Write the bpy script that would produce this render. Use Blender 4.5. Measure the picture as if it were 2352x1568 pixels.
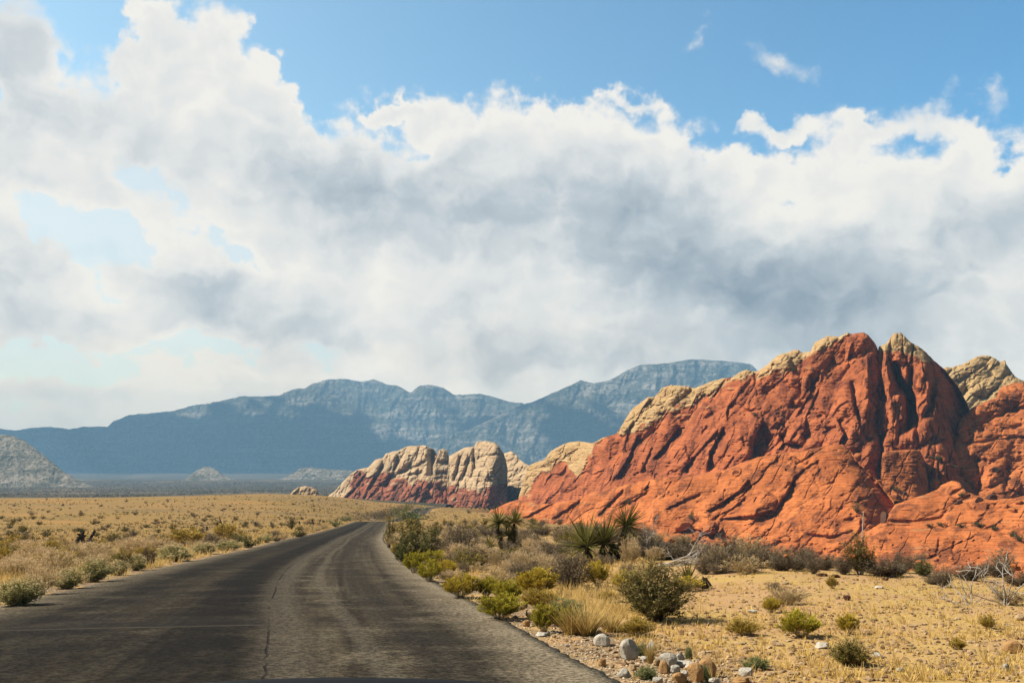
import bpy, math, random
import numpy as np
from mathutils import Vector, Matrix, Euler

for o in list(bpy.data.objects):
    bpy.data.objects.remove(o)
SC = bpy.context.scene
COL = SC.collection
R = math.radians

# ------------------------------------------------------------------ camera
# picture coordinates below use a 2352 x 1568 frame
PW, PH, F, HOR, CAMZ = 2352.0, 1568.0, 2258.0, 1203.0, 1.4
PITCH = math.atan((HOR - PH / 2) / F)
cam_d = bpy.data.cameras.new('camera')
cam_d.sensor_width = 36
cam_d.lens = F / PW * 36
cam_d.clip_start = 0.05
cam_d.clip_end = 40000
cam = bpy.data.objects.new('camera', cam_d)
cam.location = (0, 0, CAMZ)
cam.rotation_euler = (math.pi / 2 + PITCH, 0, 0)
COL.objects.link(cam)
SC.camera = cam

# ------------------------------------------------------------------ sun, sky, exposure
SUN_EL, SUN_AZ = 45.0, -91.0          # azimuth measured from +Y towards +X
S_DIR = Vector((math.sin(R(SUN_AZ)) * math.cos(R(SUN_EL)), math.cos(R(SUN_AZ)) * math.cos(R(SUN_EL)), math.sin(R(SUN_EL))))
sun_d = bpy.data.lights.new('sun', 'SUN')
sun_d.energy = 5.0
sun_d.angle = R(0.5)
sun_d.color = (1.0, 0.93, 0.80)
sun = bpy.data.objects.new('sun', sun_d)
sun.rotation_euler = S_DIR.to_track_quat('Z', 'Y').to_euler()
sun.location = S_DIR * 200
COL.objects.link(sun)
SC.view_settings.view_transform = 'Standard'
SC.view_settings.look = 'None'
EXPO = 1.0
SC.view_settings.exposure = EXPO
SC.view_settings.gamma = 1.0
SC.view_settings.use_curve_mapping = False
SC.cycles.max_bounces = 6
SC.cycles.diffuse_bounces = 1
SC.cycles.glossy_bounces = 2
SC.cycles.transmission_bounces = 2
SC.cycles.transparent_max_bounces = 6
SC.cycles.volume_bounces = 0
SC.cycles.use_denoising = True

cP, sP = math.cos(PITCH), math.sin(PITCH)
def ray(px, py):
    """direction scaled so that its forward (+Y) component is 1"""
    cx = (np.asarray(px, float) - PW / 2) / F
    cy = (PH / 2 - np.asarray(py, float)) / F
    d = cP - sP * cy
    return cx / d, (sP + cP * cy) / d
def pt(px, py, Y):
    x, z = ray(px, py)
    return x * Y, np.asarray(Y, float) + 0 * x, CAMZ + z * Y
def proj(x, y, z):
    z = np.asarray(z, float) - CAMZ
    f = y * cP + z * sP
    u = -y * sP + z * cP
    return PW / 2 + F * x / f, PH / 2 - F * u / f

# ------------------------------------------------------------------ node helpers
class NT:
    def __init__(s, tree):
        s.t = tree; s.n = tree.nodes; s.l = tree.links
    def new(s, typ, **kw):
        n = s.n.new(typ)
        for k, v in kw.items():
            setattr(n, k, v)
        return n
    def put(s, sock, v):
        if isinstance(v, bpy.types.NodeSocket):
            s.l.new(v, sock)
        elif v is not None:
            if hasattr(sock.default_value, '__len__') and not hasattr(v, '__len__'):
                v = (v,) * len(sock.default_value)
            if hasattr(sock.default_value, '__len__') and len(sock.default_value) == 4 and len(v) == 3:
                v = (*v, 1)
            sock.default_value = v
    def math(s, op, a, b=None, c=None, clamp=False):
        n = s.new('ShaderNodeMath', operation=op, use_clamp=clamp)
        for i, v in enumerate((a, b, c)):
            if v is not None: s.put(n.inputs[i], v)
        return n.outputs[0]
    def vmath(s, op, a, b=None, scale=None):
        n = s.new('ShaderNodeVectorMath', operation=op)
        s.put(n.inputs[0], a)
        if b is not None: s.put(n.inputs[1], b)
        if scale is not None: s.put(n.inputs['Scale'], scale)
        return n.outputs['Value'] if op in ('LENGTH', 'DOT_PRODUCT', 'DISTANCE') else n.outputs[0]
    def noise(s, vec, scale, detail=4, rough=0.5, dist=0.0, lac=2.0, out='Fac', dims='3D'):
        n = s.new('ShaderNodeTexNoise', noise_dimensions=dims)
        if vec is not None: s.put(n.inputs['Vector'], vec)
        s.put(n.inputs['Scale'], scale); s.put(n.inputs['Detail'], detail)
        s.put(n.inputs['Roughness'], rough); s.put(n.inputs['Distortion'], dist); s.put(n.inputs['Lacunarity'], lac)
        return n.outputs[out]
    def noise2(s, *a, **k):
        return s.noise(*a, dims='2D', **k)
    def maprange(s, v, a, b, c=0.0, d=1.0, typ='SMOOTHSTEP'):
        n = s.new('ShaderNodeMapRange', interpolation_type=typ)
        s.put(n.inputs['Value'], v)
        for k, x in (('From Min', a), ('From Max', b), ('To Min', c), ('To Max', d)):
            s.put(n.inputs[k], x)
        return n.outputs['Result']
    def mix(s, f, a, b, typ='MIX'):
        n = s.new('ShaderNodeMix', data_type='RGBA', blend_type=typ, clamp_factor=True)
        s.put(n.inputs[0], f); s.put(n.inputs[6], a); s.put(n.inputs[7], b)
        return n.outputs[2]
    def ramp(s, v, stops):
        n = s.new('ShaderNodeValToRGB')
        s.put(n.inputs[0], v)
        e = n.color_ramp.elements
        while len(e) < len(stops): e.new(0.5)
        for i, (p, c) in enumerate(stops):
            e[i].position = p; e[i].color = (*c, 1) if len(c) == 3 else c
        return n.outputs[0]
    def mapping(s, vec, loc=(0, 0, 0), rot=(0, 0, 0), scale=(1, 1, 1), typ='POINT'):
        n = s.new('ShaderNodeMapping', vector_type=typ)
        s.put(n.inputs['Vector'], vec)
        n.inputs['Location'].default_value = loc; n.inputs['Rotation'].default_value = rot; n.inputs['Scale'].default_value = scale
        return n.outputs[0]
    def comb(s, x, y, z):
        n = s.new('ShaderNodeCombineXYZ')
        for i, v in enumerate((x, y, z)): s.put(n.inputs[i], v)
        return n.outputs[0]
    def sep(s, v):
        n = s.new('ShaderNodeSeparateXYZ'); s.put(n.inputs[0], v)
        return n.outputs
    def attr(s, name, out='Fac'):
        n = s.new('ShaderNodeAttribute', attribute_name=name)
        return n.outputs[out]

# ------------------------------------------------------------------ world: Nishita sky with clouds by direction
world = bpy.data.worlds.new('World')
SC.world = world
world.use_nodes = True
W_ = NT(world.node_tree)
W_.n.clear()
wo = W_.new('ShaderNodeOutputWorld')
sky = W_.new('ShaderNodeTexSky', sky_type='NISHITA', sun_disc=False)
sky.sun_elevation = R(SUN_EL)
sky.sun_rotation = R(SUN_AZ)
sky.altitude = 1200
sky.air_density = 1.3
sky.dust_density = 1.6
sky.ozone_density = 1.0
SKY_STRENGTH = 0.096
gen = W_.new('ShaderNodeTexCoord').outputs['Generated']
sx, sy, sz = W_.sep(gen)
AZ = W_.math('ARCTAN2', sx, sy)
EL = W_.math('ARCSINE', sz)
def azel(px, py):
    x, z = ray(px, py)
    return math.atan2(x, 1), math.atan2(z, math.hypot(x, 1))
P0 = W_.comb(AZ, EL, 0.0)
# wispy domain warp
wn1 = W_.noise2(P0, 16.0, 4, 0.55, out='Color')
warp1 = W_.vmath('SCALE', W_.vmath('SUBTRACT', wn1, (0.5, 0.5, 0.5)), scale=0.055)
P1 = W_.vmath('ADD', P0, warp1)
wn2 = W_.noise2(P0, 60.0, 5, 0.6, out='Color')
warp2 = W_.vmath('SCALE', W_.vmath('SUBTRACT', wn2, (0.5, 0.5, 0.5)), scale=0.018)
P2 = W_.vmath('ADD', P1, warp2)
def blob(px, py, rx, ry, rot=0.0, P=None):
    """0..1 cone at picture position (px, py) turned into azimuth and elevation"""
    a, e = azel(px, py)
    k = 1.0 / F
    v = W_.mapping(P if P is not None else P2, loc=(a, e, 0), rot=(0, 0, R(rot)), scale=(rx * k, ry * k, 1), typ='TEXTURE')
    g = W_.new('ShaderNodeTexGradient', gradient_type='SPHERICAL')
    W_.put(g.inputs[0], v)
    return g.outputs['Fac']
def total(items, P=None, wide=1.0, gain=1.0):
    acc = None
    for it in items:
        px, py, rx, ry, rot, amp = it
        rx, ry, amp = rx * wide, ry * wide, amp * gain
        b = W_.math('MULTIPLY', blob(px, py, rx, ry, rot, P), amp)
        acc = b if acc is None else W_.math('ADD', acc, b)
    return acc
# upper edge of the cloud bank, elevation (radians) against azimuth (radians)
EDGE = [(-700, 260), (-250, 240), (-60, 215), (20, 190), (60, 160), (130, 170), (240, 168), (270, 120), (330, 60), (420, 30), (500, 5), (560, 20), (600, 110),
        (650, 190), (670, 255), (720, 280), (780, 285), (830, 270), (880, 245), (960, 235), (1060, 245), (1150, 225), (1240, 235), (1330, 240), (1430, 255),
        (1530, 275), (1580, 310), (1640, 345), (1700, 355), (1760, 358), (1820, 345), (1850, 320), (1900, 300), (1990, 310), (2060, 345), (2110, 360), (2180, 305),
        (2250, 315), (2310, 340), (2400, 335), (2600, 260), (3000, 330)]
fc = W_.new('ShaderNodeFloatCurve')
A0, A1 = -1.0, 1.0
pts = sorted(azel(x, y) for x, y in EDGE)
crv = fc.mapping.curves[0]
fc.mapping.use_clip = False
pp = [(0.0, 0.30), ((pts[0][0] - 0.1 - A0) / (A1 - A0), 0.36)] + [((a - A0) / (A1 - A0), e) for a, e in pts] + [(1.0, 0.33)]
while len(crv.points) < len(pp): crv.points.new(0.5, 0.5)
for p_, (a, e) in zip(crv.points, pp):
    p_.location = (a, e); p_.handle_type = 'AUTO_CLAMPED'
fc.mapping.update()
saz, sel, _u = W_.sep(P2)
W_.put(fc.inputs['Value'], W_.maprange(saz, A0, A1, 0, 1, 'LINEAR'))
edge_el = fc.outputs[0]
cover = W_.math('MULTIPLY', W_.math('SUBTRACT', edge_el, sel), 26.0)        # >0 below the bank's top edge
cover = W_.math('MINIMUM', W_.math('MAXIMUM', cover, -1.5), 1.0)
extra = total([   # wisps above the bank (+) and blue gaps inside it (-)
    (1785, 140, 150, 66, -28, 2.3), (1600, 92, 90, 66, -40, 1.7), (2105, 255, 130, 56, -25, 2.1), (2030, 290, 100, 40, -5, 1.4), (2280, 195, 90, 66, -30, 1.8),
    (1440, 235, 110, 30, -10, 1.5), (1740, 275, 50, 26, 0, 1.3), (2190, 200, 50, 50, 30, .9), (805, 65, 24, 26, 40, 1.1), (320, 30, 40, 40, 0, 1.2), (630, 130, 40, 40, 0, .7),
    (20, 60, 100, 170, 25, 3.2), (1780, 290, 110, 34, -3, 2.0), (900, 260, 110, 24, 0, 1.2),
    (925, 325, 110, 46, -35, -1.25), (350, 430, 140, 60, -20, -1.45), (225, 530, 240, 66, -14, -1.8), (480, 560, 160, 54, -20, -1.0), (205, 615, 130, 54, -30, -1.4), (90, 500, 90, 50, 0, -.8), (570, 610, 130, 46, -20, -.8), (1800, 465, 90, 60, 0, -.8),
    (160, 830, 520, 60, 0, -1.7), (520, 795, 330, 34, 0, -1.3), (60, 940, 260, 50, 0, -.7), (760, 830, 180, 40, 0, -.9),
])
nz = W_.noise2(W_.mapping(P0, scale=(1.0, 1.25, 1)), 26.0, 9, 0.56)
def billow(P, scale, detail):
    v = W_.new('ShaderNodeTexVoronoi', feature='SMOOTH_F1', normalize=True, voronoi_dimensions='2D')
    W_.put(v.inputs['Vector'], P); W_.put(v.inputs['Scale'], scale); W_.put(v.inputs['Detail'], detail); W_.put(v.inputs['Roughness'], 0.55); W_.put(v.inputs['Smoothness'], 0.35)
    return W_.math('SUBTRACT', 1.0, v.outputs['Distance'])
PB = W_.mapping(P1, scale=(1, 1.35, 1))
bl1 = billow(PB, 15.0, 4.0)
bl2 = billow(W_.vmath('ADD', PB, (0.010, -0.011, 0)), 15.0, 4.0)
nzf = W_.noise2(W_.mapping(P0, loc=(3, 1, 0)), 9.0, 5, 0.5)
dens = W_.math('ADD', W_.math('ADD', cover, extra), W_.math('MULTIPLY', W_.math('SUBTRACT', nz, 0.5), 2.0))
dens = W_.math('ADD', dens, W_.math('MULTIPLY', W_.math('SUBTRACT', bl1, 0.62), 1.5))
soft = W_.maprange(nzf, 0.35, 0.65, 0.15, 0.8, 'LINEAR')
soft = W_.math('ADD', soft, W_.maprange(cover, -0.15, -0.9, 0.0, 0.9, 'LINEAR'))
mask = W_.maprange(dens, -0.30, soft)
veil = W_.maprange(W_.math('SUBTRACT', edge_el, sel), 0.0, 0.09, 0.0, 0.60)
mask = W_.math('MAXIMUM', mask, veil)
# grey undersides
grey = total([
    (860, 470, 340, 130, -8, 1.25), (690, 330, 200, 110, -35, .55), (420, 380, 330, 110, 0, .35), (10, 150, 130, 170, 0, .9), (260, 290, 190, 70, -10, .35), (1230, 440, 420, 130, -6, .55),
    (1480, 480, 260, 110, -10, .8), (1420, 440, 340, 120, 0, .45), (1400, 580, 360, 80, -10, .45), (1670, 655, 480, 135, -7, 1.5), (1880, 690, 260, 80, -5, .6), (2150, 545, 330, 80, 4, .8), (2320, 500, 200, 80, 0, .5),
    (560, 720, 300, 90, -14, .95), (400, 650, 160, 60, -14, .4), (40, 720, 190, 110, -25, .9), (80, 560, 130, 60, -20, .5), (1180, 790, 420, 85, -4, .8), (1100, 690, 220, 60, -10, .45), (300, 760, 220, 40, 0, .3), (1900, 780, 500, 90, 0, .55), (1500, 840, 500, 70, 0, .5), (2250, 680, 300, 60, 0, .35), (2200, 830, 400, 90, 0, .4),
], P1, 1.25, 0.9)
sel1 = W_.sep(P1)[1]
n3 = W_.noise2(W_.mapping(P1, scale=(1, 1.5, 1)), 11.0, 5, 0.5)
n4 = W_.noise2(W_.mapping(P1, loc=(0.016, -0.02, 0), scale=(1, 1.5, 1)), 11.0, 5, 0.5)
puff = W_.math('SUBTRACT', n3, n4)
n5 = W_.noise2(P1, 7.0, 4, 0.5)
g = W_.math('ADD', grey, W_.math('MULTIPLY', puff, W_.maprange(EL, 0.05, 0.35, 0.6, 1.1, 'LINEAR')))
g = W_.math('ADD', g, W_.math('MULTIPLY', W_.math('SUBTRACT', bl1, bl2), W_.maprange(EL, 0.04, 0.3, 0.3, 0.85, 'LINEAR')))
g = W_.math('ADD', g, W_.math('MULTIPLY', W_.math('SUBTRACT', n5, 0.5), 0.7))
thin = W_.maprange(dens, 0.2, 1.2, -0.35, 0.08, 'LINEAR')
g = W_.math('ADD', g, thin)
g = W_.maprange(g, -0.2, 1.85, 0, 1, 'LINEAR')
CLOUD = [(0.0, (0.90, 0.885, 0.85)), (0.30, (0.745, 0.77, 0.785)), (0.55, (0.56, 0.62, 0.675)), (1.0, (0.31, 0.39, 0.48))]
cloud_col = W_.ramp(g, CLOUD)
low = W_.maprange(EL, 0.0, 0.19)                     # paler air low over the hills
skyc = W_.vmath('SCALE', sky.outputs[0], scale=SKY_STRENGTH)
grad = W_.mix(W_.maprange(AZ, -0.45, 0.5, 0, 1, 'LINEAR'), (1.14, 1.20, 1.02), (0.66, 0.93, 0.98))
skyc = W_.vmath('SCALE', W_.vmath('MULTIPLY', skyc, grad), scale=W_.maprange(EL, 0.08, 0.36, 0.70, 1.03, 'LINEAR'))
fwd = W_.maprange(sy, -0.2, 0.3, 0.3, 1.0)
mask = W_.math('MULTIPLY', mask, fwd)
cloud_col = W_.vmath('SCALE', cloud_col, scale=2 ** -EXPO)
final = W_.mix(mask, skyc, cloud_col)
air = W_.math('MULTIPLY', W_.math('SUBTRACT', 1.0, low), 0.68)
final = W_.mix(air, final, tuple(c * 2 ** -EXPO for c in (0.52, 0.655, 0.715)))
# away from the view, overhead and behind, an added darkening cuts the fill light
fill_cut = W_.math('MAXIMUM', W_.maprange(sy, 0.76, 0.30), W_.maprange(EL, 0.54, 0.82))
final = W_.mix(W_.math('MULTIPLY', fill_cut, 0.94), final, (0.040, 0.052, 0.070))
# the low air is thicker: the haze box built below dims what is seen through it, so the sky behind it is given as it is outside that air
HAZE_D, HAZE_TOP, HAZE_R = 0.00013, 1200.0, 9300.0
path = W_.math('MINIMUM', W_.math('DIVIDE', HAZE_TOP, W_.math('MAXIMUM', sz, 0.02)), HAZE_R)
trn = W_.math('POWER', math.e, W_.math('MULTIPLY', path, -HAZE_D))
hz_in = W_.vmath('SCALE', (0.16, 0.25, 0.34), scale=W_.math('SUBTRACT', 1.0, trn))
final = W_.vmath('SCALE', W_.vmath('SUBTRACT', final, hz_in), scale=W_.math('DIVIDE', 1.0, trn))
final = W_.vmath('MAXIMUM', final, (0.02, 0.02, 0.02))
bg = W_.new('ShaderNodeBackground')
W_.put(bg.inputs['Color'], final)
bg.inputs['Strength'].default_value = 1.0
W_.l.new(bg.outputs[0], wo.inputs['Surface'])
world.cycles.sampling_method = 'MANUAL'
world.cycles.sample_map_resolution = 512

# ------------------------------------------------------------------ numpy noise
def _hash(ix, iy, seed):
    h = (ix.astype(np.int64) * 374761393 + iy.astype(np.int64) * 668265263 + seed * 974711) & 0xFFFFFFFF
    h = ((h ^ (h >> 13)) * 1274126177) & 0xFFFFFFFF
    return (h ^ (h >> 16)) & 0xFFFFFFFF
def gnoise(x, y, seed=0):
    x = np.asarray(x, float); y = np.asarray(y, float)
    ix = np.floor(x); iy = np.floor(y)
    fx = x - ix; fy = y - iy
    u = fx * fx * fx * (fx * (fx * 6 - 15) + 10); v = fy * fy * fy * (fy * (fy * 6 - 15) + 10)
    def g(dx, dy):
        a = _hash(ix + dx, iy + dy, seed) / 4294967296.0 * 2 * math.pi
        return np.cos(a) * (fx - dx) + np.sin(a) * (fy - dy)
    n0 = g(0, 0) * (1 - u) + g(1, 0) * u
    n1 = g(0, 1) * (1 - u) + g(1, 1) * u
    return (n0 * (1 - v) + n1 * v) * 1.5          # about -1..1
def fbm(x, y, oct=4, seed=0, gain=0.5, lac=2.03):
    s = 0; a = 1.0; t = 0
    for i in range(oct):
        s = s + a * gnoise(x * lac ** i + 17.3 * i, y * lac ** i - 9.1 * i, seed + i); t += a; a *= gain
    return s / t
def ridged(x, y, oct=4, seed=0, gain=0.5, lac=2.03):
    s = 0; a = 1.0; t = 0
    for i in range(oct):
        s = s + a * (1 - np.abs(gnoise(x * lac ** i + 5.3 * i, y * lac ** i + 3.7 * i, seed + i))); t += a; a *= gain
    return s / t
def worley(x, y, seed=0):
    x = np.asarray(x, float); y = np.asarray(y, float)
    ix = np.floor(x); iy = np.floor(y)
    f1 = np.full(x.shape, 9.0); f2 = np.full(x.shape, 9.0); cid = np.zeros(x.shape)
    for dx in (-1, 0, 1):
        for dy in (-1, 0, 1):
            h1 = _hash(ix + dx, iy + dy, seed) / 4294967296.0
            h2 = _hash(ix + dx, iy + dy, seed + 77) / 4294967296.0
            d = np.hypot(ix + dx + 0.1 + 0.8 * h1 - x, iy + dy + 0.1 + 0.8 * h2 - y)
            near = d < f1
            f2 = np.where(near, f1, np.minimum(f2, d))
            cid = np.where(near, _hash(ix + dx, iy + dy, seed + 191) / 4294967296.0, cid)
            f1 = np.minimum(f1, d)
    return f1, f2, cid
def sstep(a, b, x):
    t = np.clip((np.asarray(x, float) - a) / (b - a), 0, 1)
    return t * t * (3 - 2 * t)

# ------------------------------------------------------------------ mesh helpers
def raw_mesh(name, verts, faces, mats, mat_idx=None, smooth=True):
    """faces: int array (n, 3 or 4), or a list of such arrays"""
    me = bpy.data.meshes.new(name)
    verts = np.asarray(verts, np.float32)
    fl = faces if isinstance(faces, list) else [faces]
    fl = [np.asarray(f, np.int32) for f in fl if len(f)]
    nl = sum(f.size for f in fl); nf = sum(len(f) for f in fl)
    me.vertices.add(len(verts)); me.vertices.foreach_set('co', verts.ravel())
    me.loops.add(nl); me.loops.foreach_set('vertex_index', np.concatenate([f.ravel() for f in fl]))
    me.polygons.add(nf)
    tot = np.concatenate([np.full(len(f), f.shape[1], np.int32) for f in fl])
    st = np.concatenate([[0], np.cumsum(tot)[:-1]]).astype(np.int32)
    me.polygons.foreach_set('loop_start', st)
    me.polygons.foreach_set('loop_total', tot)
    me.polygons.foreach_set('use_smooth', np.full(nf, smooth))
    for m in (mats if isinstance(mats, (list, tuple)) else [mats]): me.materials.append(m)
    if mat_idx is not None: me.polygons.foreach_set('material_index', np.asarray(mat_idx, np.int32))
    me.update(calc_edges=True)
    me.validate()
    return me
def grid_faces(nr, nc, off=0, flip=False):
    i = np.arange(nr - 1)[:, None] * nc + np.arange(nc - 1)[None, :]
    f = np.stack([i, i + 1, i + nc + 1, i + nc], -1).reshape(-1, 4) + off
    return f[:, ::-1] if flip else f
def add_attr(me, name, vals):
    a = me.attributes.new(name, 'FLOAT', 'POINT')
    a.data.foreach_set('value', np.asarray(vals, np.float32).ravel())
def add_col(me, name, vals):
    a = me.attributes.new(name, 'FLOAT_COLOR', 'POINT')
    v = np.ones((len(vals), 4), np.float32); v[:, :3] = vals
    a.data.foreach_set('color', v.ravel())
def link(name, me, parent=None, label=None, cat=None, group=None, kind=None, loc=None):
    o = bpy.data.objects.new(name, me)
    COL.objects.link(o)
    if parent is not None: o.parent = parent
    tag(o, label, cat, group, kind)
    if loc is not None: o.location = loc
    return o
def tag(o, label=None, cat=None, group=None, kind=None):
    if label: o['label'] = label
    if cat: o['category'] = cat
    if group: o['group'] = group
    if kind: o['kind'] = kind
    return o
def new_mat(name, rough=0.9, spec=0.2):
    m = bpy.data.materials.new(name)
    m.use_nodes = True
    t = NT(m.node_tree)
    b = t.n['Principled BSDF']
    b.inputs['Roughness'].default_value = rough
    b.inputs['Specular IOR Level'].default_value = spec
    return m, t, b

# ------------------------------------------------------------------ road centre line
L_EDGE = [(0, 1402), (100, 1372), (200, 1346), (300, 1322), (400, 1299), (500, 1275.5), (600, 1252.5), (680, 1233.5)]
R_EDGE = [(1420, 1568), (1300, 1508), (1190, 1446), (1100, 1397), (1030, 1362), (975, 1330), (938, 1303), (914, 1279), (897, 1254), (889, 1235)]
def flat_hit(px, py):
    x, z = ray(px, py)
    Y = -CAMZ / z
    return x * Y, Y
lx, ly = flat_hit(*np.array(L_EDGE, float).T)
rx, ry = flat_hit(*np.array(R_EDGE, float).T)
ROAD_HW = 4.05
o_ = np.argsort(ry); rx, ry = rx[o_], ry[o_]
o_ = np.argsort(ly); lx, ly = lx[o_], ly[o_]
# centre from the right edge close by, from both further off
cx_pts, cy_pts = [], []
for Y in (9, 12, 16, 20, 25, 30, 36, 43, 52, 62, 72, 85):
    xr = np.interp(Y, ry, rx); 
    if Y > ly.min():
        xl = np.interp(Y, ly, lx); cx_pts.append((xl + xr) / 2)
    else:
        cx_pts.append(None)
    cy_pts.append(Y)
    if cx_pts[-1] is None: cx_pts[-1] = xr - ROAD_HW + 0.06
ROADY = np.array([-60, -25, 0] + cy_pts + [226, 300, 380, 450, 520, 600, 700], float)
_s0 = (cx_pts[1] - cx_pts[0]) / 3
x226 = float(pt(856, 1196, 226)[0])
ROADX = np.array([cx_pts[0] - _s0 * 55, cx_pts[0] - _s0 * 27, cx_pts[0] - _s0 * 8.2] + cx_pts + [x226, x226 - 5, x226 - 5.5, float(pt(975, 1163, 450)[0]), -16, 30, 110], float)
_ty = np.linspace(-60, 700, 1521)
_tx = np.interp(_ty, ROADY, ROADX)
_k = np.ones(25) / 25
for _ in range(2):
    _tx = np.convolve(np.pad(_tx, 12, mode='reflect', reflect_type='odd'), _k, 'valid')
_tz = np.interp(_ty, [-60, 60, 110, 160, 226, 262, 330, 390, 430, 470, 520, 700], [0, 0, .32, .95, 1.95, 2.0, 2.3, 5.0, 7.6, 9.4, 9.6, 9.0])
for _ in range(2):
    _tz = np.convolve(np.pad(_tz, 12, mode='reflect', reflect_type='odd'), _k, 'valid')
def road_x(Y): return np.interp(Y, _ty, _tx)
def road_z(Y): return np.interp(Y, _ty, _tz)

# ------------------------------------------------------------------ ground heights
def zz(py, Y): return CAMZ + float(ray(1176, py)[1]) * Y
FAR = [(1500, 1137), (2500, 1118), (4500, 1100), (7000, 1085), (14000, 1060)]
COLS = [  # (picture column, [(forward distance, picture row or ('z', height))])
    (-900, [(40, ('z', .3)), (80, ('z', 1.2)), (150, 1196), (300, 1150), (350, 1146), (600, 1160)]),
    (0,    [(40, ('z', .05)), (80, 1246), (150, 1203), (240, 1168), (330, 1145), (420, 1144), (700, 1158)]),
    (250,  [(40, ('z', .0)), (80, 1245), (150, 1205), (240, 1170), (330, 1145), (420, 1143), (700, 1156)]),
    (450,  [(40, ('z', .0)), (80, 1244), (150, 1206), (240, 1170), (330, 1142), (420, 1137), (700, 1152)]),
    (640,  [(40, ('z', .0)), (80, 1243), (150, 1208), (240, 1175), (330, 1144), (430, 1131), (700, 1150)]),
    (760,  [(40, ('z', .0)), (80, 1242), (150, 1208), (240, 1188), (330, 1155), (440, 1137), (700, 1154)]),
    (880,  [(40, ('z', .0)), (80, 1240), (150, 1207), (226, 1196), (300, 1192), (380, 1168), (450, 1154), (700, 1166)]),
    (1000, [(40, ('z', .0)), (80, 1240), (150, 1208), (226, 1196), (300, 1186), (380, 1168), (450, 1157), (700, 1172)]),
    (1112, [(40, ('z', .0)), (70, 1246), (110, 1218), (160, 1200), (230, 1182), (300, 1171), (420, 1180), (700, 1185)]),
    (1200, [(40, ('z', .0)), (70, 1246), (100, 1220), (140, 1203), (190, 1186), (260, 1184), (420, 1190), (700, 1195)]),
    (1303, [(40, ('z', .05)), (60, 1250), (85, 1220), (110, 1199), (140, 1199), (260, 1222), (700, 1235)]),
    (1407, [(35, ('z', .05)), (50, 1258), (70, 1225), (85, 1208), (105, 1211), (180, 1240), (700, 1250)]),
    (1500, [(30, ('z', .03)), (42, 1268), (58, 1232), (68, 1228), (90, 1240), (160, 1262), (700, 1270)]),
    (1581, [(25, ('z', .0)), (38, 1276), (46, 1252), (54, 1251), (75, 1272), (160, 1290), (700, 1285)]),
    (1680, [(20, ('z', .0)), (32, 1290), (38, 1275), (44, 1275), (65, 1300), (160, 1315), (700, 1300)]),
    (1800, [(18, ('z', .0)), (28, 1302), (33, 1290), (38, 1290), (60, 1318), (160, 1330), (700, 1310)]),
    (1950, [(16, ('z', .0)), (26, 1316), (31, 1303), (36, 1303), (60, 1335), (160, 1345), (700, 1320)]),
    (2130, [(15, ('z', .0)), (25, 1325), (30, 1312), (35, 1313), (60, 1345), (160, 1355), (700, 1330)]),
    (2352, [(14, ('z', .0)), (24, 1342), (28, 1328), (33, 1329), (60, 1362), (160, 1372), (700, 1340)]),
    (2900, [(14, ('z', .0)), (24, 1352), (28, 1338), (33, 1340), (60, 1372), (160, 1382), (700, 1350)]),
]
NLT, NLY = 260, 320
T_MIN, T_MAX = -1.0, 1.0
LY0, LY1 = math.log(4.0), math.log(16000.0)
tgrid = np.linspace(T_MIN, T_MAX, NLT)
lygrid = np.linspace(LY0, LY1, NLY)
tc = np.array([(c - PW / 2) / F * cP for c, _ in COLS])
tab = np.zeros((len(COLS), NLY))
for i, (c, pr) in enumerate(COLS):
    q = [(4.0, 0.0), (10, 0.0)] + [(Y, v[1] if isinstance(v, tuple) else zz(v, Y)) for Y, v in pr] + [(Y, zz(v, Y)) for Y, v in FAR]
    q = np.array(q)
    tab[i] = np.interp(lygrid, np.log(q[:, 0]), q[:, 1])
HT = np.array([np.interp(tgrid, tc, tab[:, j]) for j in range(NLY)]).T       # (t, ly)
def smooth1(a, k, axis):
    w = np.hanning(k + 2)[1:-1]; w /= w.sum()
    return np.apply_along_axis(lambda r: np.convolve(np.pad(r, k // 2, mode='edge'), w, 'valid'), axis, a)
HT = smooth1(smooth1(HT, 7, 1), 13, 0)
def ground_z(x, y, detail=True):
    x = np.asarray(x, float); y = np.asarray(y, float)
    yy = np.maximum(y, 4.0)
    t = np.clip(x / yy, T_MIN, T_MAX)
    a = (t - T_MIN) / (T_MAX - T_MIN) * (NLT - 1.001)
    b = np.clip((np.log(yy) - LY0) / (LY1 - LY0), 0, 1) * (NLY - 1.001)
    i = a.astype(int); j = b.astype(int); fa = a - i; fb = b - j
    z = (HT[i, j] * (1 - fa) + HT[i + 1, j] * fa) * (1 - fb) + (HT[i, j + 1] * (1 - fa) + HT[i + 1, j + 1] * fa) * fb
    if detail:
        d = np.hypot(x, y)
        z = z + 0.05 * fbm(x / 3.1, y / 3.1, 3, 3) * sstep(3, 12, d) + 0.35 * fbm(x / 28, y / 28, 3, 9) * sstep(60, 200, d) * (1 - sstep(400, 900, d)) \
            + 2.5 * fbm(x / 160, y / 160, 4, 12) * sstep(500, 1500, d) + 0.02 * fbm(x / 0.6, y / 0.6, 2, 21) * (1 - sstep(20, 50, d))
    dx = np.abs(x - road_x(y))
    rz = road_z(y)
    on = sstep(-60, -50, y) * (1 - sstep(540, 600, y))
    w = (1 - sstep(ROAD_HW + 0.3, ROAD_HW + 5.5, dx)) * on
    z = z * (1 - w) + (rz - 0.012) * w
    core = (1 - sstep(ROAD_HW - 0.5, ROAD_HW - 0.1, dx)) * on
    return z - 0.12 * core * (1 + np.clip(y / 100, 0, 4))
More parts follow.
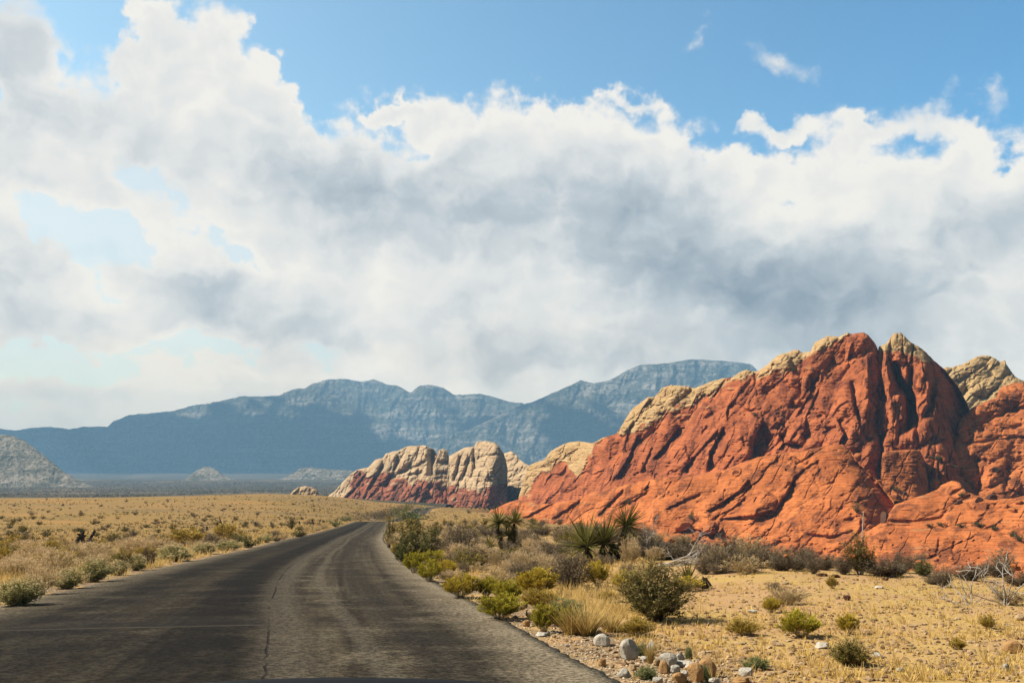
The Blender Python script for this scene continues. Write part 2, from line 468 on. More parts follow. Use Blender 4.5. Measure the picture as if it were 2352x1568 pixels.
def ground_hit(px, py, y0=5.0, y1=1200.0, n=700):
    """first point of the ground on the ray through (px, py): x, y, z"""
    rx_, rz_ = ray(px, py)
    rx_ = np.atleast_1d(rx_); rz_ = np.atleast_1d(rz_)
    Ys = np.exp(np.linspace(math.log(y0), math.log(y1), n))
    if len(rx_) == 1:                                     # one ray: all distances at once
        df = CAMZ + rz_[0] * Ys - ground_z(rx_[0] * Ys, Ys)
        k = np.nonzero((df[1:] < 0) & (df[:-1] >= 0))[0]
        if not len(k): return rx_ * np.nan, rx_ * np.nan, rx_ * np.nan
        k = k[0]; Y = np.array([Ys[k] + (Ys[k + 1] - Ys[k]) * df[k] / (df[k] - df[k + 1])])
        return rx_ * Y, Y, CAMZ + rz_ * Y
    best = np.full(rx_.shape, np.nan)
    prev = None; py_ = Ys[0]
    for Y in Ys:
        diff = CAMZ + rz_ * Y - ground_z(rx_ * Y, np.full(rx_.shape, Y))
        if prev is not None:
            hit = np.isnan(best) & (diff < 0) & (prev >= 0)
            yy = py_ + (Y - py_) * prev / np.where(prev - diff == 0, 1, prev - diff)
            best = np.where(hit, yy, best)
        prev = diff; py_ = Y
    return rx_ * best, best, CAMZ + rz_ * best

# ------------------------------------------------------------------ ground sheet (polar rings round the camera)
def build_ground():
    fine = np.arange(-37, 37.01, 0.11)
    coarse = np.concatenate([np.arange(-180, -37, 1.5), fine, np.arange(37.8, 180.01, 1.5)])
    th = np.radians(coarse)
    rr = np.concatenate([np.exp(np.linspace(math.log(1.5), math.log(700), 520)), np.exp(np.linspace(math.log(715), math.log(9000), 120))])
    RR, TH = np.meshgrid(rr, th, indexing='ij')
    X, Y = RR * np.sin(TH), RR * np.cos(TH)
    Z = ground_z(X, Y)
    V = np.stack([X, Y, Z], -1).reshape(-1, 3)
    nr, nc = X.shape
    F_ = grid_faces(nr, nc, flip=True)
    V = np.vstack([V, [[0, 0, -0.16]]])
    ctr = len(V) - 1
    i = np.arange(nc - 1)
    me = raw_mesh('ground', V, [F_, np.stack([i, np.full(nc - 1, ctr), i + 1], -1)], M_GROUND)
    link('ground', me, kind='structure')

# ------------------------------------------------------------------ ground material
m, t, b = new_mat('desert_ground', 0.95, 0.1)
M_GROUND = m
geo = t.new('ShaderNodeNewGeometry')
pos = geo.outputs['Position']
px_, py_, pz_ = t.sep(pos)
dist = t.vmath('LENGTH', pos)
n1 = t.noise(pos, 0.35, 5, 0.6)
n2 = t.noise(pos, 3.0, 5, 0.65)
n3_ = t.noise(pos, 24.0, 3, 0.6)
n4_ = t.noise(pos, 0.02, 4, 0.6)
sand = t.mix(n2, (0.52, 0.30, 0.135), (0.68, 0.43, 0.205))
gold = t.mix(n3_, (0.56, 0.36, 0.115), (0.70, 0.47, 0.165))
near_c = t.mix(t.maprange(n1, 0.42, 0.62), sand, gold)
peb = t.new('ShaderNodeTexVoronoi', feature='F1'); t.put(peb.inputs['Vector'], pos); t.put(peb.inputs['Scale'], 14.0)
pebm = t.math('MULTIPLY', t.maprange(peb.outputs['Distance'], 0.30, 0.2), t.maprange(t.sep(peb.outputs['Color'])[0], 0.62, 0.7))
pebc = t.mix(t.sep(peb.outputs['Color'])[1], (0.30, 0.15, 0.075), (0.80, 0.64, 0.44))
near_c = t.mix(pebm, near_c, pebc)
# plain: straw coloured grass with sparse dark scrub showing as texture
far_c = t.mix(t.noise(pos, 0.6, 4, 0.7), (0.30, 0.185, 0.070), (0.45, 0.285, 0.11))
far_c = t.mix(t.maprange(n4_, 0.4, 0.65), far_c, (0.37, 0.235, 0.075))
far_c = t.mix(t.math('MULTIPLY', t.maprange(t.noise(pos, 0.25, 6, 0.72), 0.56, 0.70), 0.6), far_c, (0.20, 0.15, 0.06))
far_c = t.mix(t.math('MULTIPLY', t.maprange(t.noise(pos, 0.045, 5, 0.6), 0.5, 0.66), 0.75), far_c, (0.50, 0.27, 0.085))
far_c = t.mix(t.math('MULTIPLY', t.maprange(t.noise(t.vmath('ADD', pos, (300, 90, 0)), 0.03, 5, 0.65), 0.54, 0.68), 0.6), far_c, (0.22, 0.165, 0.075))
c = t.mix(t.maprange(dist, 40, 110), near_c, far_c)
# beyond the crest: grey-green scrub flats
flat_c = t.mix(t.maprange(t.noise(pos, 0.035, 6, 0.75), 0.38, 0.62), (0.050, 0.048, 0.026), (0.15, 0.115, 0.065))
flat_c = t.mix(t.maprange(t.noise(pos, 0.004, 4, 0.6), 0.5, 0.72), flat_c, (0.28, 0.19, 0.105))
c = t.mix(t.maprange(dist, 560, 760), c, flat_c)
# pale gravel shoulder beside the road
sh = t.attr('shoulder')
gp = t.new('ShaderNodeTexVoronoi', feature='F1'); t.put(gp.inputs['Vector'], pos); t.put(gp.inputs['Scale'], 17.0)
grav = t.mix(t.sep(gp.outputs['Color'])[0], (0.26, 0.18, 0.11), (0.66, 0.52, 0.36))
grav = t.mix(t.maprange(gp.outputs['Distance'], 0.25, 0.6), grav, (0.20, 0.135, 0.08))
grav = t.mix(t.maprange(t.noise(pos, 1.1, 4, 0.6), 0.5, 0.62), grav, near_c)
c = t.mix(t.math('MULTIPLY', sh, t.maprange(t.noise(pos, 2.2, 4, 0.6), 0.3, 0.6, 0.45, 1.0)), c, grav)
t.put(b.inputs['Base Color'], c)
bm_ = t.new('ShaderNodeBump'); t.put(bm_.inputs['Strength'], 0.6); t.put(bm_.inputs['Distance'], 0.03)
t.put(bm_.inputs['Height'], t.math('ADD', t.noise(pos, 9.0, 6, 0.65), t.math('MULTIPLY', pebm, 0.5)))
t.put(b.inputs['Normal'], bm_.outputs[0])
build_ground()
g_ = bpy.data.objects['ground']
_co = np.zeros(len(g_.data.vertices) * 3, np.float32); g_.data.vertices.foreach_get('co', _co); _co = _co.reshape(-1, 3)
_dx = _co[:, 0] - road_x(_co[:, 1])
add_attr(g_.data, 'shoulder', np.where((_co[:, 1] < 540) & (_co[:, 1] > -59), 1 - sstep(ROAD_HW + 0.6, ROAD_HW + 2.0, np.abs(_dx)), 0) * (1 - .75 * sstep(60, 160, _co[:, 1])))

# ------------------------------------------------------------------ road
def build_road():
    ys = np.concatenate([np.arange(-55, 8, 1.5), np.arange(8, 45, 0.10), np.arange(45, 90, 0.35), np.arange(90, 300, 1.0), np.arange(300, 545, 3)])
    xs = road_x(ys); zs = road_z(ys)
    tx = np.gradient(xs, ys); n = np.hypot(tx, 1)
    nx, ny = 1 / n, -tx / n
    s = np.concatenate([[0], np.cumsum(np.hypot(np.diff(xs), np.diff(ys)))])
    us = np.concatenate([[-1.0], np.linspace(-1, 1, 41), [1.0]])
    V = np.zeros((len(ys), len(us), 3)); UVu = np.zeros((len(ys), len(us))); UVs = np.zeros((len(ys), len(us)))
    wobL = 0.11 * fbm(s / .6, s * 0, 5, 31, .6) + 0.12 * fbm(s / 9, s * 0, 2, 33)
    wobR = 0.13 * fbm(s / .6, s * 0 + 5, 5, 37, .6) + 0.14 * fbm(s / 9, s * 0, 2, 39)
    for k, u in enumerate(us):
        hw = ROAD_HW + np.where(u < 0, wobL, wobR) * abs(u)
        V[:, k, 0] = xs + nx * u * hw; V[:, k, 1] = ys + ny * u * hw
        V[:, k, 2] = zs + 0.03 * (1 - u * u) - (0.10 if k in (0, len(us) - 1) else 0)
        UVu[:, k] = u * hw; UVs[:, k] = s
    me = raw_mesh('road', V.reshape(-1, 3), grid_faces(len(ys), len(us)), M_ROAD)
    cpx = np.array([(608, 1567), (610, 1513), (617, 1459), (619, 1397), (633, 1359), (640, 1336), (664, 1305), (694, 1282), (725, 1264), (756, 1251)], float)
    ckx, cky = flat_hit(cpx[:, 0], cpx[:, 1])
    cku = (ckx - road_x(cky)) / np.interp(cky, ys, n)
    cu = np.interp(ys, np.concatenate([[-60], cky, [110, 226, 600]]), np.concatenate([[cku[0]], cku, [cku[-1] * .6, -.3, 0]]))
    cu = np.convolve(np.pad(cu, 6, mode='edge'), np.ones(13) / 13, 'valid')
    add_attr(me, 'across', UVu); add_attr(me, 'along', UVs); add_attr(me, 'from_crack', UVu - cu[:, None])
    link('road', me, kind='structure')
    return np.interp
m, t, b = new_mat('asphalt', 0.92, 0.06)
M_ROAD = m
u_, s_ = t.attr('across'), t.attr('along')
uc_ = t.attr('from_crack')
pos = t.new('ShaderNodeNewGeometry').outputs['Position']
streak = t.noise(t.comb(t.math('MULTIPLY', u_, 1.6), t.math('MULTIPLY', s_, 0.02), 0), 1.0, 5, 0.6)
streak2 = t.noise(t.comb(t.math('MULTIPLY', u_, 5.0), t.math('MULTIPLY', s_, 0.05), 3.3), 1.0, 4, 0.6)
blot = t.noise(pos, 0.55, 5, 0.62)
grit = t.noise(pos, 16.0, 3, 0.85)
grit2 = t.noise(pos, 6.0, 5, 0.85)
base = t.mix(t.maprange(streak, 0.3, 0.7), (0.030, 0.023, 0.015), (0.078, 0.061, 0.039))
base = t.mix(t.math('MULTIPLY', t.maprange(streak2, 0.45, 0.7), 0.45), base, (0.125, 0.104, 0.073))
base = t.mix(t.math('MULTIPLY', t.maprange(blot, 0.46, 0.64), 0.75), base, (0.026, 0.021, 0.016))
base = t.mix(t.math('MULTIPLY', t.maprange(t.noise(pos, 0.9, 5, 0.65, 0.6), 0.5, 0.7), 0.75), base, (0.150, 0.122, 0.082))
# polished wheel tracks either side of the paler centre strip
def band(c_, w_):
    wob = t.math('MULTIPLY', t.math('SUBTRACT', t.noise(t.comb(0, t.math('MULTIPLY', s_, 0.08), c_), 1.0, 3), 0.5), 0.5)
    return t.maprange(t.math('ABSOLUTE', t.math('SUBTRACT', t.math('ADD', uc_, wob), c_)), w_, w_ * 0.25)
base = t.mix(t.math('MULTIPLY', band(-0.85, 0.8), t.maprange(blot, 0.35, 0.6, 0.45, 0.95)), base, (0.020, 0.017, 0.014))
base = t.mix(t.math('MULTIPLY', band(-2.9, 1.0), t.maprange(blot, 0.35, 0.6, 0.1, 0.6)), base, (0.026, 0.022, 0.018))
base = t.mix(t.math('MULTIPLY', band(0.15, 0.5), 0.7), base, (0.115, 0.095, 0.068))
base = t.mix(t.math('MULTIPLY', band(1.05, 0.2), 0.55), base, (0.12, 0.10, 0.072))
base = t.mix(t.math('MULTIPLY', band(1.75, 0.5), 0.5), base, (0.030, 0.025, 0.020))
dusty = t.maprange(t.math('ADD', t.math('ABSOLUTE', u_), t.math('MULTIPLY', t.math('SUBTRACT', t.noise(pos, 0.8, 5, 0.65), 0.5), 1.5)), ROAD_HW - 1.3, ROAD_HW + 0.15)
base = t.mix(t.math('MULTIPLY', dusty, 0.8), base, (0.33, 0.265, 0.18))
base = t.mix(t.maprange(grit, 0.36, 0.66, 0.0, 1.0), t.vmath('SCALE', base, scale=0.38), t.vmath('SCALE', base, scale=1.8))
base = t.mix(t.math('MULTIPLY', t.maprange(grit2, 0.62, 0.72), 0.5), base, (0.19, 0.155, 0.11))
base = t.mix(t.maprange(uc_, -0.4, 0.5, 0.0, 1.0), t.vmath('SCALE', base, scale=0.60), t.vmath('SCALE', base, scale=1.08))
# long ragged crack down the middle and finer cross cracks
cw = t.math('MULTIPLY', t.math('SUBTRACT', t.noise(t.comb(0, s_, 0), 2.2, 5, 0.6), 0.5), 0.14)
crk = t.maprange(t.math('ABSOLUTE', t.math('SUBTRACT', t.math('ADD', uc_, cw), 0.0)), 0.024, 0.006)
crk = t.math('MULTIPLY', crk, t.maprange(t.noise(t.comb(7, s_, 0), 0.35, 4, 0.7), 0.40, 0.56))
base = t.mix(t.math('MULTIPLY', crk, 0.8), base, (0.014, 0.012, 0.010))
SEAM_S = t.new('ShaderNodeValue').outputs[0]
sw = t.math('MULTIPLY', t.math('SUBTRACT', t.noise(t.comb(u_, 0, 2), 0.9, 4, 0.6), 0.5), 0.22)
seam_d = t.math('SUBTRACT', t.math('ADD', s_, sw), SEAM_S)
onleft = t.maprange(uc_, 0.0, -0.12)
base = t.mix(t.math('MULTIPLY', t.math('MULTIPLY', t.maprange(t.math('ABSOLUTE', seam_d), 0.11, 0.02), onleft), t.maprange(grit2, 0.3, 0.6, 0.25, 0.75)), base, (0.105, 0.090, 0.066))
dk = t.math('MULTIPLY', t.maprange(seam_d, 2.2, 0.1, 0, 1, 'LINEAR'), t.maprange(seam_d, -0.02, 0.08))
base = t.mix(t.math('MULTIPLY', t.math('MULTIPLY', dk, onleft), 0.55), base, (0.024, 0.021, 0.019))
t.put(b.inputs['Base Color'], base)
bm_ = t.new('ShaderNodeBump'); t.put(bm_.inputs['Strength'], 0.6); t.put(bm_.inputs['Distance'], 0.012)
t.put(bm_.inputs['Height'], t.math('SUBTRACT', t.math('ADD', grit, grit2), t.math('MULTIPLY', crk, 2.0)))
t.put(b.inputs['Normal'], bm_.outputs[0])
_ys = np.concatenate([np.arange(-55, 8, 1.5), np.arange(8, 45, 0.10), np.arange(45, 90, 0.35)])
_s = np.concatenate([[0], np.cumsum(np.hypot(np.diff(road_x(_ys)), np.diff(_ys)))])
SEAM_S.node.outputs[0].default_value = float(np.interp(flat_hit(300, 1441)[1], _ys, _s))
build_road()

# ------------------------------------------------------------------ rock and mountain relief
def k4(*pts): return [(1361.0 + 0.4213 * x, 725.9 + 0.4213 * y) for x, y in pts]
def k5(*pts): return [(635.2 + 0.3086 * x, 952.7 + 0.3086 * y) for x, y in pts]
def k6(*pts): return [(0.5015 * x, 816.6 + 0.5015 * y) for x, y in pts]
def pl_dist(px, py, line):
    """distance to a polyline and signed side (+ = right of its direction, y down)"""
    best = np.full(px.shape, 1e9); side = np.zeros(px.shape); tt = np.zeros(px.shape)
    L = len(line) - 1
    for i, ((ax, ay), (bx, by)) in enumerate(zip(line[:-1], line[1:])):
        dx, dy = bx - ax, by - ay
        l2 = dx * dx + dy * dy + 1e-9
        t = np.clip(((px - ax) * dx + (py - ay) * dy) / l2, 0, 1)
        ex, ey = px - ax - t * dx, py - ay - t * dy
        d = np.hypot(ex, ey)
        m = d < best
        best = np.where(m, d, best)
        side = np.where(m, np.sign(-(ex * -dy + ey * dx)), side)
        tt = np.where(m, (i + t) / L, tt)
    return best, side, tt
def lumps(px, py, ang, la, lb, seed, warp=0.35):
    """rounded cells stretched along direction ang (degrees, y up); returns dome 0..1, groove 0..1, cell id"""
    c, s = math.cos(R(ang)), math.sin(R(ang))
    a = (px * c - py * s) / la; b = (px * s + py * c) / lb
    a2 = a + warp * fbm(a * 1.3, b * 1.3, 3, seed + 5); b2 = b + warp * fbm(a * 1.3 + 9, b * 1.3, 3, seed + 8)
    f1, f2, cid = worley(a2, b2, seed)
    dome = 1 - np.clip(f1, 0, 1) ** 2
    groove = (1 - sstep(0, 0.13, f2 - f1))
    return dome, groove, cid
def sheet(name, outline, base, Y0, slope, mat, relief, colour=None, step=1.0, nv=None, edge=(30, 30), crest=26, rough_top=2.0, seed=1, depth_fn=None, back=60.0,
          label=None, cat=None, kind=None, bulge=1.0, parent=None):
    """a rock mass: front face swept from a base row up to the skyline, leaning back by `slope` degrees,
    carved by relief (metres), closed over the top and down the back and round both ends"""
    ol = np.array(outline, float)
    u0, u1 = ol[0, 0], ol[-1, 0]
    us = np.arange(u0, u1 + step * 0.5, step)
    top = np.interp(us, ol[:, 0], ol[:, 1])
    s_ = 1.0
    top = top + rough_top * fbm(us / 22, us * 0 + seed, 4, seed) + 0.4 * rough_top * fbm(us / 5, us * 0 + seed, 2, seed + 3)
    bot = np.interp(us, *np.array(base, float).T) if isinstance(base, list) else np.full(us.shape, float(base))
    top = np.minimum(top, bot - 2)
    nv = nv or int(max(bot - top) / step)
    v = np.linspace(0, 1, nv)
    PY = bot[None] + (top - bot)[None] * v[:, None]
    PX = np.broadcast_to(us[None], PY.shape).copy()
    Y0a = Y0(PX) if callable(Y0) else np.full(PX.shape, float(Y0))
    mpp = Y0a / F
    D = Y0a + (bot[None] - PY) * mpp / math.tan(R(slope))
    if depth_fn is not None: D = D + depth_fn(PX, PY) * mpp
    htop = PY - top[None]                                    # px below the skyline
    q = np.clip(1 - htop / crest, 0, 1)
    D = D + crest * 0.9 * mpp * (1 - np.sqrt(1 - np.minimum(q, .985) ** 2))
    for k, e in enumerate(edge):
        if e:
            d = (PX - u0) if k == 0 else (u1 - PX)
            q = np.clip(1 - d / e, 0, 1)
            D = D + e * bulge * mpp * (1 - np.sqrt(1 - np.minimum(q, .985) ** 2))
    rel, cols = relief(PX, PY, htop) if relief else (0 * PX, {})
    D = D - rel * mpp * sstep(-1, 4, htop) - rel * mpp * (1 - sstep(-1, 4, htop)) * 0.5
    X, Y, Z = pt(PX, PY, D)
    rows = [np.stack([X, Y, Z], -1)]
    topr = rows[0][-1]
    hgt = (topr[:, 2] - rows[0][0][:, 2])
    extra = []
    for k in range(1, 7):
        f = k / 6
        e = topr.copy()
        away = topr / np.linalg.norm(topr[:, :2], axis=1, keepdims=True)
        e[:, :2] += away[:, :2] * (back * f)
        e[:, 2] = topr[:, 2] - hgt * (f ** 1.6) + 0
        extra.append(e)
    G = np.concatenate([rows[0], np.stack(extra)], 0)
    ends = []
    for col, sgn in ((0, -1), (-1, 1)):
        cc = []
        for k in (1, 2, 3):
            e = G[:, col].copy()
            aw = e[:, :2] / np.linalg.norm(e[:, :2], axis=1, keepdims=True)
            e[:, :2] += aw * back * 0.33 * k
            cc.append(e)
        ends.append(cc)
    G = np.concatenate([np.stack(ends[0][::-1], 1), G, np.stack(ends[1], 1)], 1)
    nr, nc = G.shape[:2]
    me = raw_mesh(name, G.reshape(-1, 3), grid_faces(nr, nc, flip=False), mat)
    for an, av in cols.items():
        full = np.zeros((nr, nc), np.float32)
        full[:nv, 3:-3] = av
        full[nv:, 3:-3] = av[-1][None]
        full[:, :3] = full[:, 3:4]; full[:, -3:] = full[:, -4:-3]
        add_attr(me, an, full)
    o = link(name, me, parent=parent, label=label, cat=cat, kind=kind)
    return o

# ---- materials
def rock_mat(name, red_lo, red_hi, cream_lo, cream_hi, varnish, scale=1.0, strata=1.0):
    m, t, b = new_mat(name, 0.93, 0.12)
    pos = t.new('ShaderNodeNewGeometry').outputs['Position']
    p = t.vmath('SCALE', pos, scale=scale)
    a = t.noise(p, 0.09, 5, 0.62)
    bnd = t.noise(t.mapping(p, rot=(0.25, 0.1, 0), scale=(0.25, 0.25, 2.2)), 0.6, 5, 0.62)
    fine = t.noise(p, 1.5, 4, 0.7)
    red = t.mix(t.maprange(a, 0.3, 0.7), red_lo, red_hi)
    red = t.mix(t.math('MULTIPLY', t.maprange(bnd, 0.50, 0.72), 0.45), red, tuple(x * 0.62 for x in red_lo))
    cr = t.mix(t.maprange(bnd, 0.32, 0.68), cream_lo, cream_hi)
    cr = t.mix(t.math('MULTIPLY', t.maprange(a, 0.55, 0.75), 0.5), cr, tuple(0.6 * x + 0.4 * y for x, y in zip(cream_lo, red_hi)))
    c = t.mix(t.attr('cream'), red, cr)
    vs = t.noise(t.mapping(p, scale=(1, 1, 0.28)), 0.16, 6, 0.68)
    vm = t.math('MULTIPLY', t.maprange(vs, 0.50, 0.60), t.math('SUBTRACT', 1.0, t.math('MULTIPLY', t.attr('cream'), 0.75)))
    c = t.mix(t.math('MULTIPLY', vm, 0.72), c, varnish)
    sp = t.noise(p, 0.55, 6, 0.75)
    c = t.mix(t.math('MULTIPLY', t.maprange(sp, 0.58, 0.70), 0.4), c, varnish)
    c = t.mix(t.math('MULTIPLY', t.attr('scrub'), t.maprange(t.noise(p, 0.5, 4, 0.7), 0.5, 0.6)), c, (0.06, 0.055, 0.03))
    thin_b = t.noise(t.mapping(p, rot=(0.12, 0.06, 0), scale=(0.12, 0.12, 3.2)), 1.0, 5, 0.7)
    c = t.mix(t.maprange(thin_b, 0.35, 0.65), t.vmath('SCALE', c, scale=0.74), t.vmath('SCALE', c, scale=1.12))
    c = t.mix(fine, t.vmath('SCALE', c, scale=0.80), t.vmath('SCALE', c, scale=1.16))
    t.put(b.inputs['Base Color'], c)
    bm_ = t.new('ShaderNodeBump'); t.put(bm_.inputs['Strength'], 0.8); t.put(bm_.inputs['Distance'], 0.55 / scale)
    t.put(bm_.inputs['Height'], t.math('ADD', t.math('MULTIPLY', bnd, 1.1 * strata), t.math('ADD', t.math('MULTIPLY', fine, 0.35), t.math('MULTIPLY', sp, 0.9))))
    t.put(b.inputs['Normal'], bm_.outputs[0])
    return m
RED_LO, RED_HI = (0.41, 0.115, 0.042), (0.72, 0.215, 0.078)
CREAM_LO, CREAM_HI = (0.60, 0.36, 0.155), (0.76, 0.53, 0.26)
M_RED = rock_mat('red_sandstone', RED_LO, RED_HI, CREAM_LO, CREAM_HI, (0.16, 0.045, 0.026))
M_ORANGE = rock_mat('orange_sandstone', (0.56, 0.165, 0.050), (0.84, 0.270, 0.082), CREAM_LO, CREAM_HI, (0.17, 0.055, 0.028))
M_BANDED = rock_mat('banded_sandstone', (0.38, 0.115, 0.060), (0.58, 0.205, 0.105), (0.66, 0.45, 0.25), (0.82, 0.60, 0.37), (0.15, 0.060, 0.04), 0.6)
M_TAN = rock_mat('tan_sandstone', RED_LO, RED_HI, (0.58, 0.36, 0.15), (0.76, 0.53, 0.25), (0.20, 0.10, 0.05))

def band_mask(PX, PY, line, w=6, seed=3, amp=9):
    """1 above a boundary polyline (picture coordinates), ragged"""
    ln = np.array(line, float)
    y = np.interp(PX, ln[:, 0], ln[:, 1]) + amp * fbm(PX / 26, PY / 26, 3, seed)
    return sstep(w, -w, PY - y)
def gully(PX, PY, line, w, depth, asym=0.0, wide=None):
    d, s, tt = pl_dist(PX, PY, line)
    fade = sstep(0, 0.12, tt) * sstep(1, 0.88, tt) * 0.75 + 0.25
    ww = w * (1 + asym * s)
    return -depth * np.exp(-(d / ww) ** 2) * fade
def scarp(PX, PY, line, depth, reach, w=2.0):
    """an overhanging edge: the rock on the lower right of the line lies deeper, easing back over `reach`"""
    d, s, tt = pl_dist(PX, PY, line)
    # signed distance, positive towards the lower right
    n = 1e9
    ax = np.array(line, float)
    L = len(line) - 1
    seg = np.clip((tt * L).astype(int), 0, L - 1); f = tt * L - seg
    qx = ax[seg, 0] + (ax[seg + 1, 0] - ax[seg, 0]) * f; qy = ax[seg, 1] + (ax[seg + 1, 1] - ax[seg, 1]) * f
    sd = np.sign((PX - qx) * 0.8 + (PY - qy) * 0.6) * d + 2.0 * fbm(PX / 12, PY / 12, 2, 71)
    fade = sstep(0, 0.15, tt) * sstep(1, 0.85, tt)
    endf = np.exp(-np.maximum(d - 0.6 * reach, 0) / reach)
    return (-depth * sstep(-w, w, sd) * np.exp(-(np.maximum(sd, 0) / reach) ** 1.4) + 0.45 * depth * np.exp(-((sd + 0.5 * reach) / (0.55 * reach)) ** 2) * (sd < w)) * fade * endf
def saw(PX, PY, ang, lam, seed, warp=1.1, patch=70):
    """shingled slabs: each rises slowly towards the lower right and breaks off"""
    c, s = math.cos(R(ang)), math.sin(R(ang))
    a = (PX * c - PY * s) / lam; q = (PX * s + PY * c) / lam
    q = q + warp * fbm(a * .32, q * .5, 3, seed) + .18 * fbm(a * 1.3, q * 1.3, 3, seed + 3)
    fr = q - np.floor(q)
    cid = _hash(np.floor(q), np.floor(q) * 0, seed) / 4294967296.0
    prof = fr ** 1.5 * (1 - sstep(.90, 1.0, fr))
    return prof * (0.4 + 0.8 * cid) * sstep(-.12, .32, fbm(PX / patch, PY / patch, 3, seed + 7))
def ledge(PX, PY, line, height, reach, w=1.5):
    """raised slab on the left of a directed line, dropping sharply to its right"""
    d, s, tt = pl_dist(PX, PY, line)
    sd = -d * s
    fade = sstep(0, 0.1, tt) * sstep(1, 0.9, tt)
    return height * sstep(-w, w, sd) * np.exp(-(np.maximum(sd, 0) / reach) ** 1.5) * fade
def bump(PX, PY, cx, cy, rx, ry, rot, h):
    c, s = math.cos(R(rot)), math.sin(R(rot))
    x, y = PX - cx, -(PY - cy)
    a, b = (x * c + y * s) / rx, (-x * s + y * c) / ry
    return h * np.sqrt(np.clip(1 - a * a - b * b, 0, None))
def hole(PX, PY, cx, cy, rx, ry, rot, h):
    c, s = math.cos(R(rot)), math.sin(R(rot))
    x, y = PX - cx, -(PY - cy)
    a, b = (x * c + y * s) / rx, (-x * s + y * c) / ry
    return -h * np.exp(-((a * a + b * b) ** 1.6))
def sandstone(PX, PY, seed, ang=50, big=(150, 62), mid=(62, 26), A=(30, 12), fine=2.2, groove=(7, 4)):
    d1, g1, c1 = lumps(PX, PY, ang, *big, seed)
    d2, g2, c2 = lumps(PX, PY, ang - 8, *mid, seed + 40)
    d3, g3, c3 = lumps(PX, PY, ang - 40, mid[0] * .42, mid[1] * .5, seed + 80)
    patch = sstep(-0.1, 0.35, fbm(PX / 130, PY / 130, 3, seed + 60))
    gm = sstep(-.15, .3, fbm(PX / 70, PY / 70, 3, seed + 65))
    e = A[0] * (d1 - .5) + (c1 - .5) * A[0] * .35 + A[1] * (d2 - .5) * (0.2 + 0.8 * patch) - groove[0] * g1 * gm - groove[1] * g2 * patch * gm \
        + A[1] * .35 * (d3 - .5) * patch + fine * fbm(PX / 13, PY / 9, 4, seed + 20) * 1.5 + 0.8 * fine * fbm(PX / 40, PY / 3.2, 3, seed + 31)
    big_ = np.sin(np.clip(fbm(PX / 95 + 3, PY / 80, 2, seed + 52) * 1.6, -1.5, 1.5))
    e = e + A[0] * .55 * big_
    e = e + A[0] * .42 * (saw(PX, PY, ang + 6 + 10 * 0, big[1] * 1.25, seed + 91, 1.6) - .3) + A[1] * .38 * (saw(PX, PY, ang - 12, mid[1] * 1.1, seed + 97, 1.5, patch=46) - .3)
    d4, g4, c4 = lumps(PX, PY, 20, 17, 11, seed + 140, .4)
    e = e + sstep(.18, .5, fbm(PX / 55, PY / 45, 3, seed + 143)) * (A[1] * .9 * (d4 - .5) + A[1] * .4 * (c4 - .5) - 2 * g4)
    # joints: thin straight cracks, and bedding lines
    jx = PX + .5 * PY + 9 * fbm(PX / 40, PY / 40, 2, seed + 150)
    jf = np.abs((jx / 47) % 1 - .5) * 47
    e = e - 4.5 * np.exp(-(jf / 1.2) ** 2) * sstep(.02, .25, fbm(PX / 42 + 7, PY / 60, 2, seed + 151))
    by_ = PY - .12 * PX + 10 * fbm(PX / 90, PY / 40, 3, seed + 155)
    e = e - 1.4 * np.exp(-((np.abs((by_ / 9.5) % 1 - .5) * 9.5) / 1.1) ** 2) * sstep(.0, .35, fbm(PX / 60, PY / 22, 3, seed + 157))
    # small weathered pits
    f1, f2, cid = worley(PX / 15 + .3 * fbm(PX / 20, PY / 20, 2, seed + 161), PY / 11, seed + 160)
    e = e - 7.0 * np.clip(1 - (f1 / .33) ** 2, 0, 1) * (cid > .87) * sstep(-.1, .2, fbm(PX / 80, PY / 80, 2, seed + 163))
    # stepped bedding: little ledges that run level across the rock
    st_ = (PY - .10 * PX + 8 * fbm(PX / 70, PY / 30, 3, seed + 171)) / 6.3
    e = e + 1.6 * (st_ - np.floor(st_)) * sstep(.05, .4, fbm(PX / 48, PY / 30, 3, seed + 173))
    return e

# ---- far mountains
def softclip(x, w, hi):
    return np.minimum(w * np.log1p(np.exp(np.clip(x / w, -30, 30))), hi)
def mount_mat(name, lo, hi, pale, cliff, sc=1.0):
    m, t, b = new_mat(name, 1.0, 0.0)
    pos = t.new('ShaderNodeNewGeometry').outputs['Position']
    p = t.vmath('SCALE', pos, scale=sc)
    n = t.noise(p, 0.006, 8, 0.68)
    sp = t.noise(p, 0.03, 6, 0.75)
    strat = t.noise(t.mapping(p, rot=(0.06, 0.03, 0), scale=(0.16, 0.16, 2.6)), 0.008, 6, 0.6)
    c = t.mix(t.maprange(n, 0.35, 0.65), lo, hi)
    c = t.mix(t.math('MULTIPLY', t.math('MULTIPLY', t.maprange(strat, 0.50, 0.60), t.maprange(n, 0.36, 0.56)), cliff), c, pale)
    c = t.mix(t.math('MULTIPLY', t.maprange(sp, 0.51, 0.60), 0.75), c, (0.035, 0.045, 0.025))
    c = t.mix(t.math('MULTIPLY', t.maprange(sp, 0.46, 0.38), 0.6), c, pale)
    t.put(b.inputs['Base Color'], c)
    bm_ = t.new('ShaderNodeBump'); t.put(bm_.inputs['Strength'], 1.0); t.put(bm_.inputs['Distance'], 22.0 / sc)
    t.put(bm_.inputs['Height'], t.math('ADD', t.math('MULTIPLY', strat, 0.35), t.math('MULTIPLY', sp, 1.4)))
    t.put(b.inputs['Normal'], bm_.outputs[0])
    return m
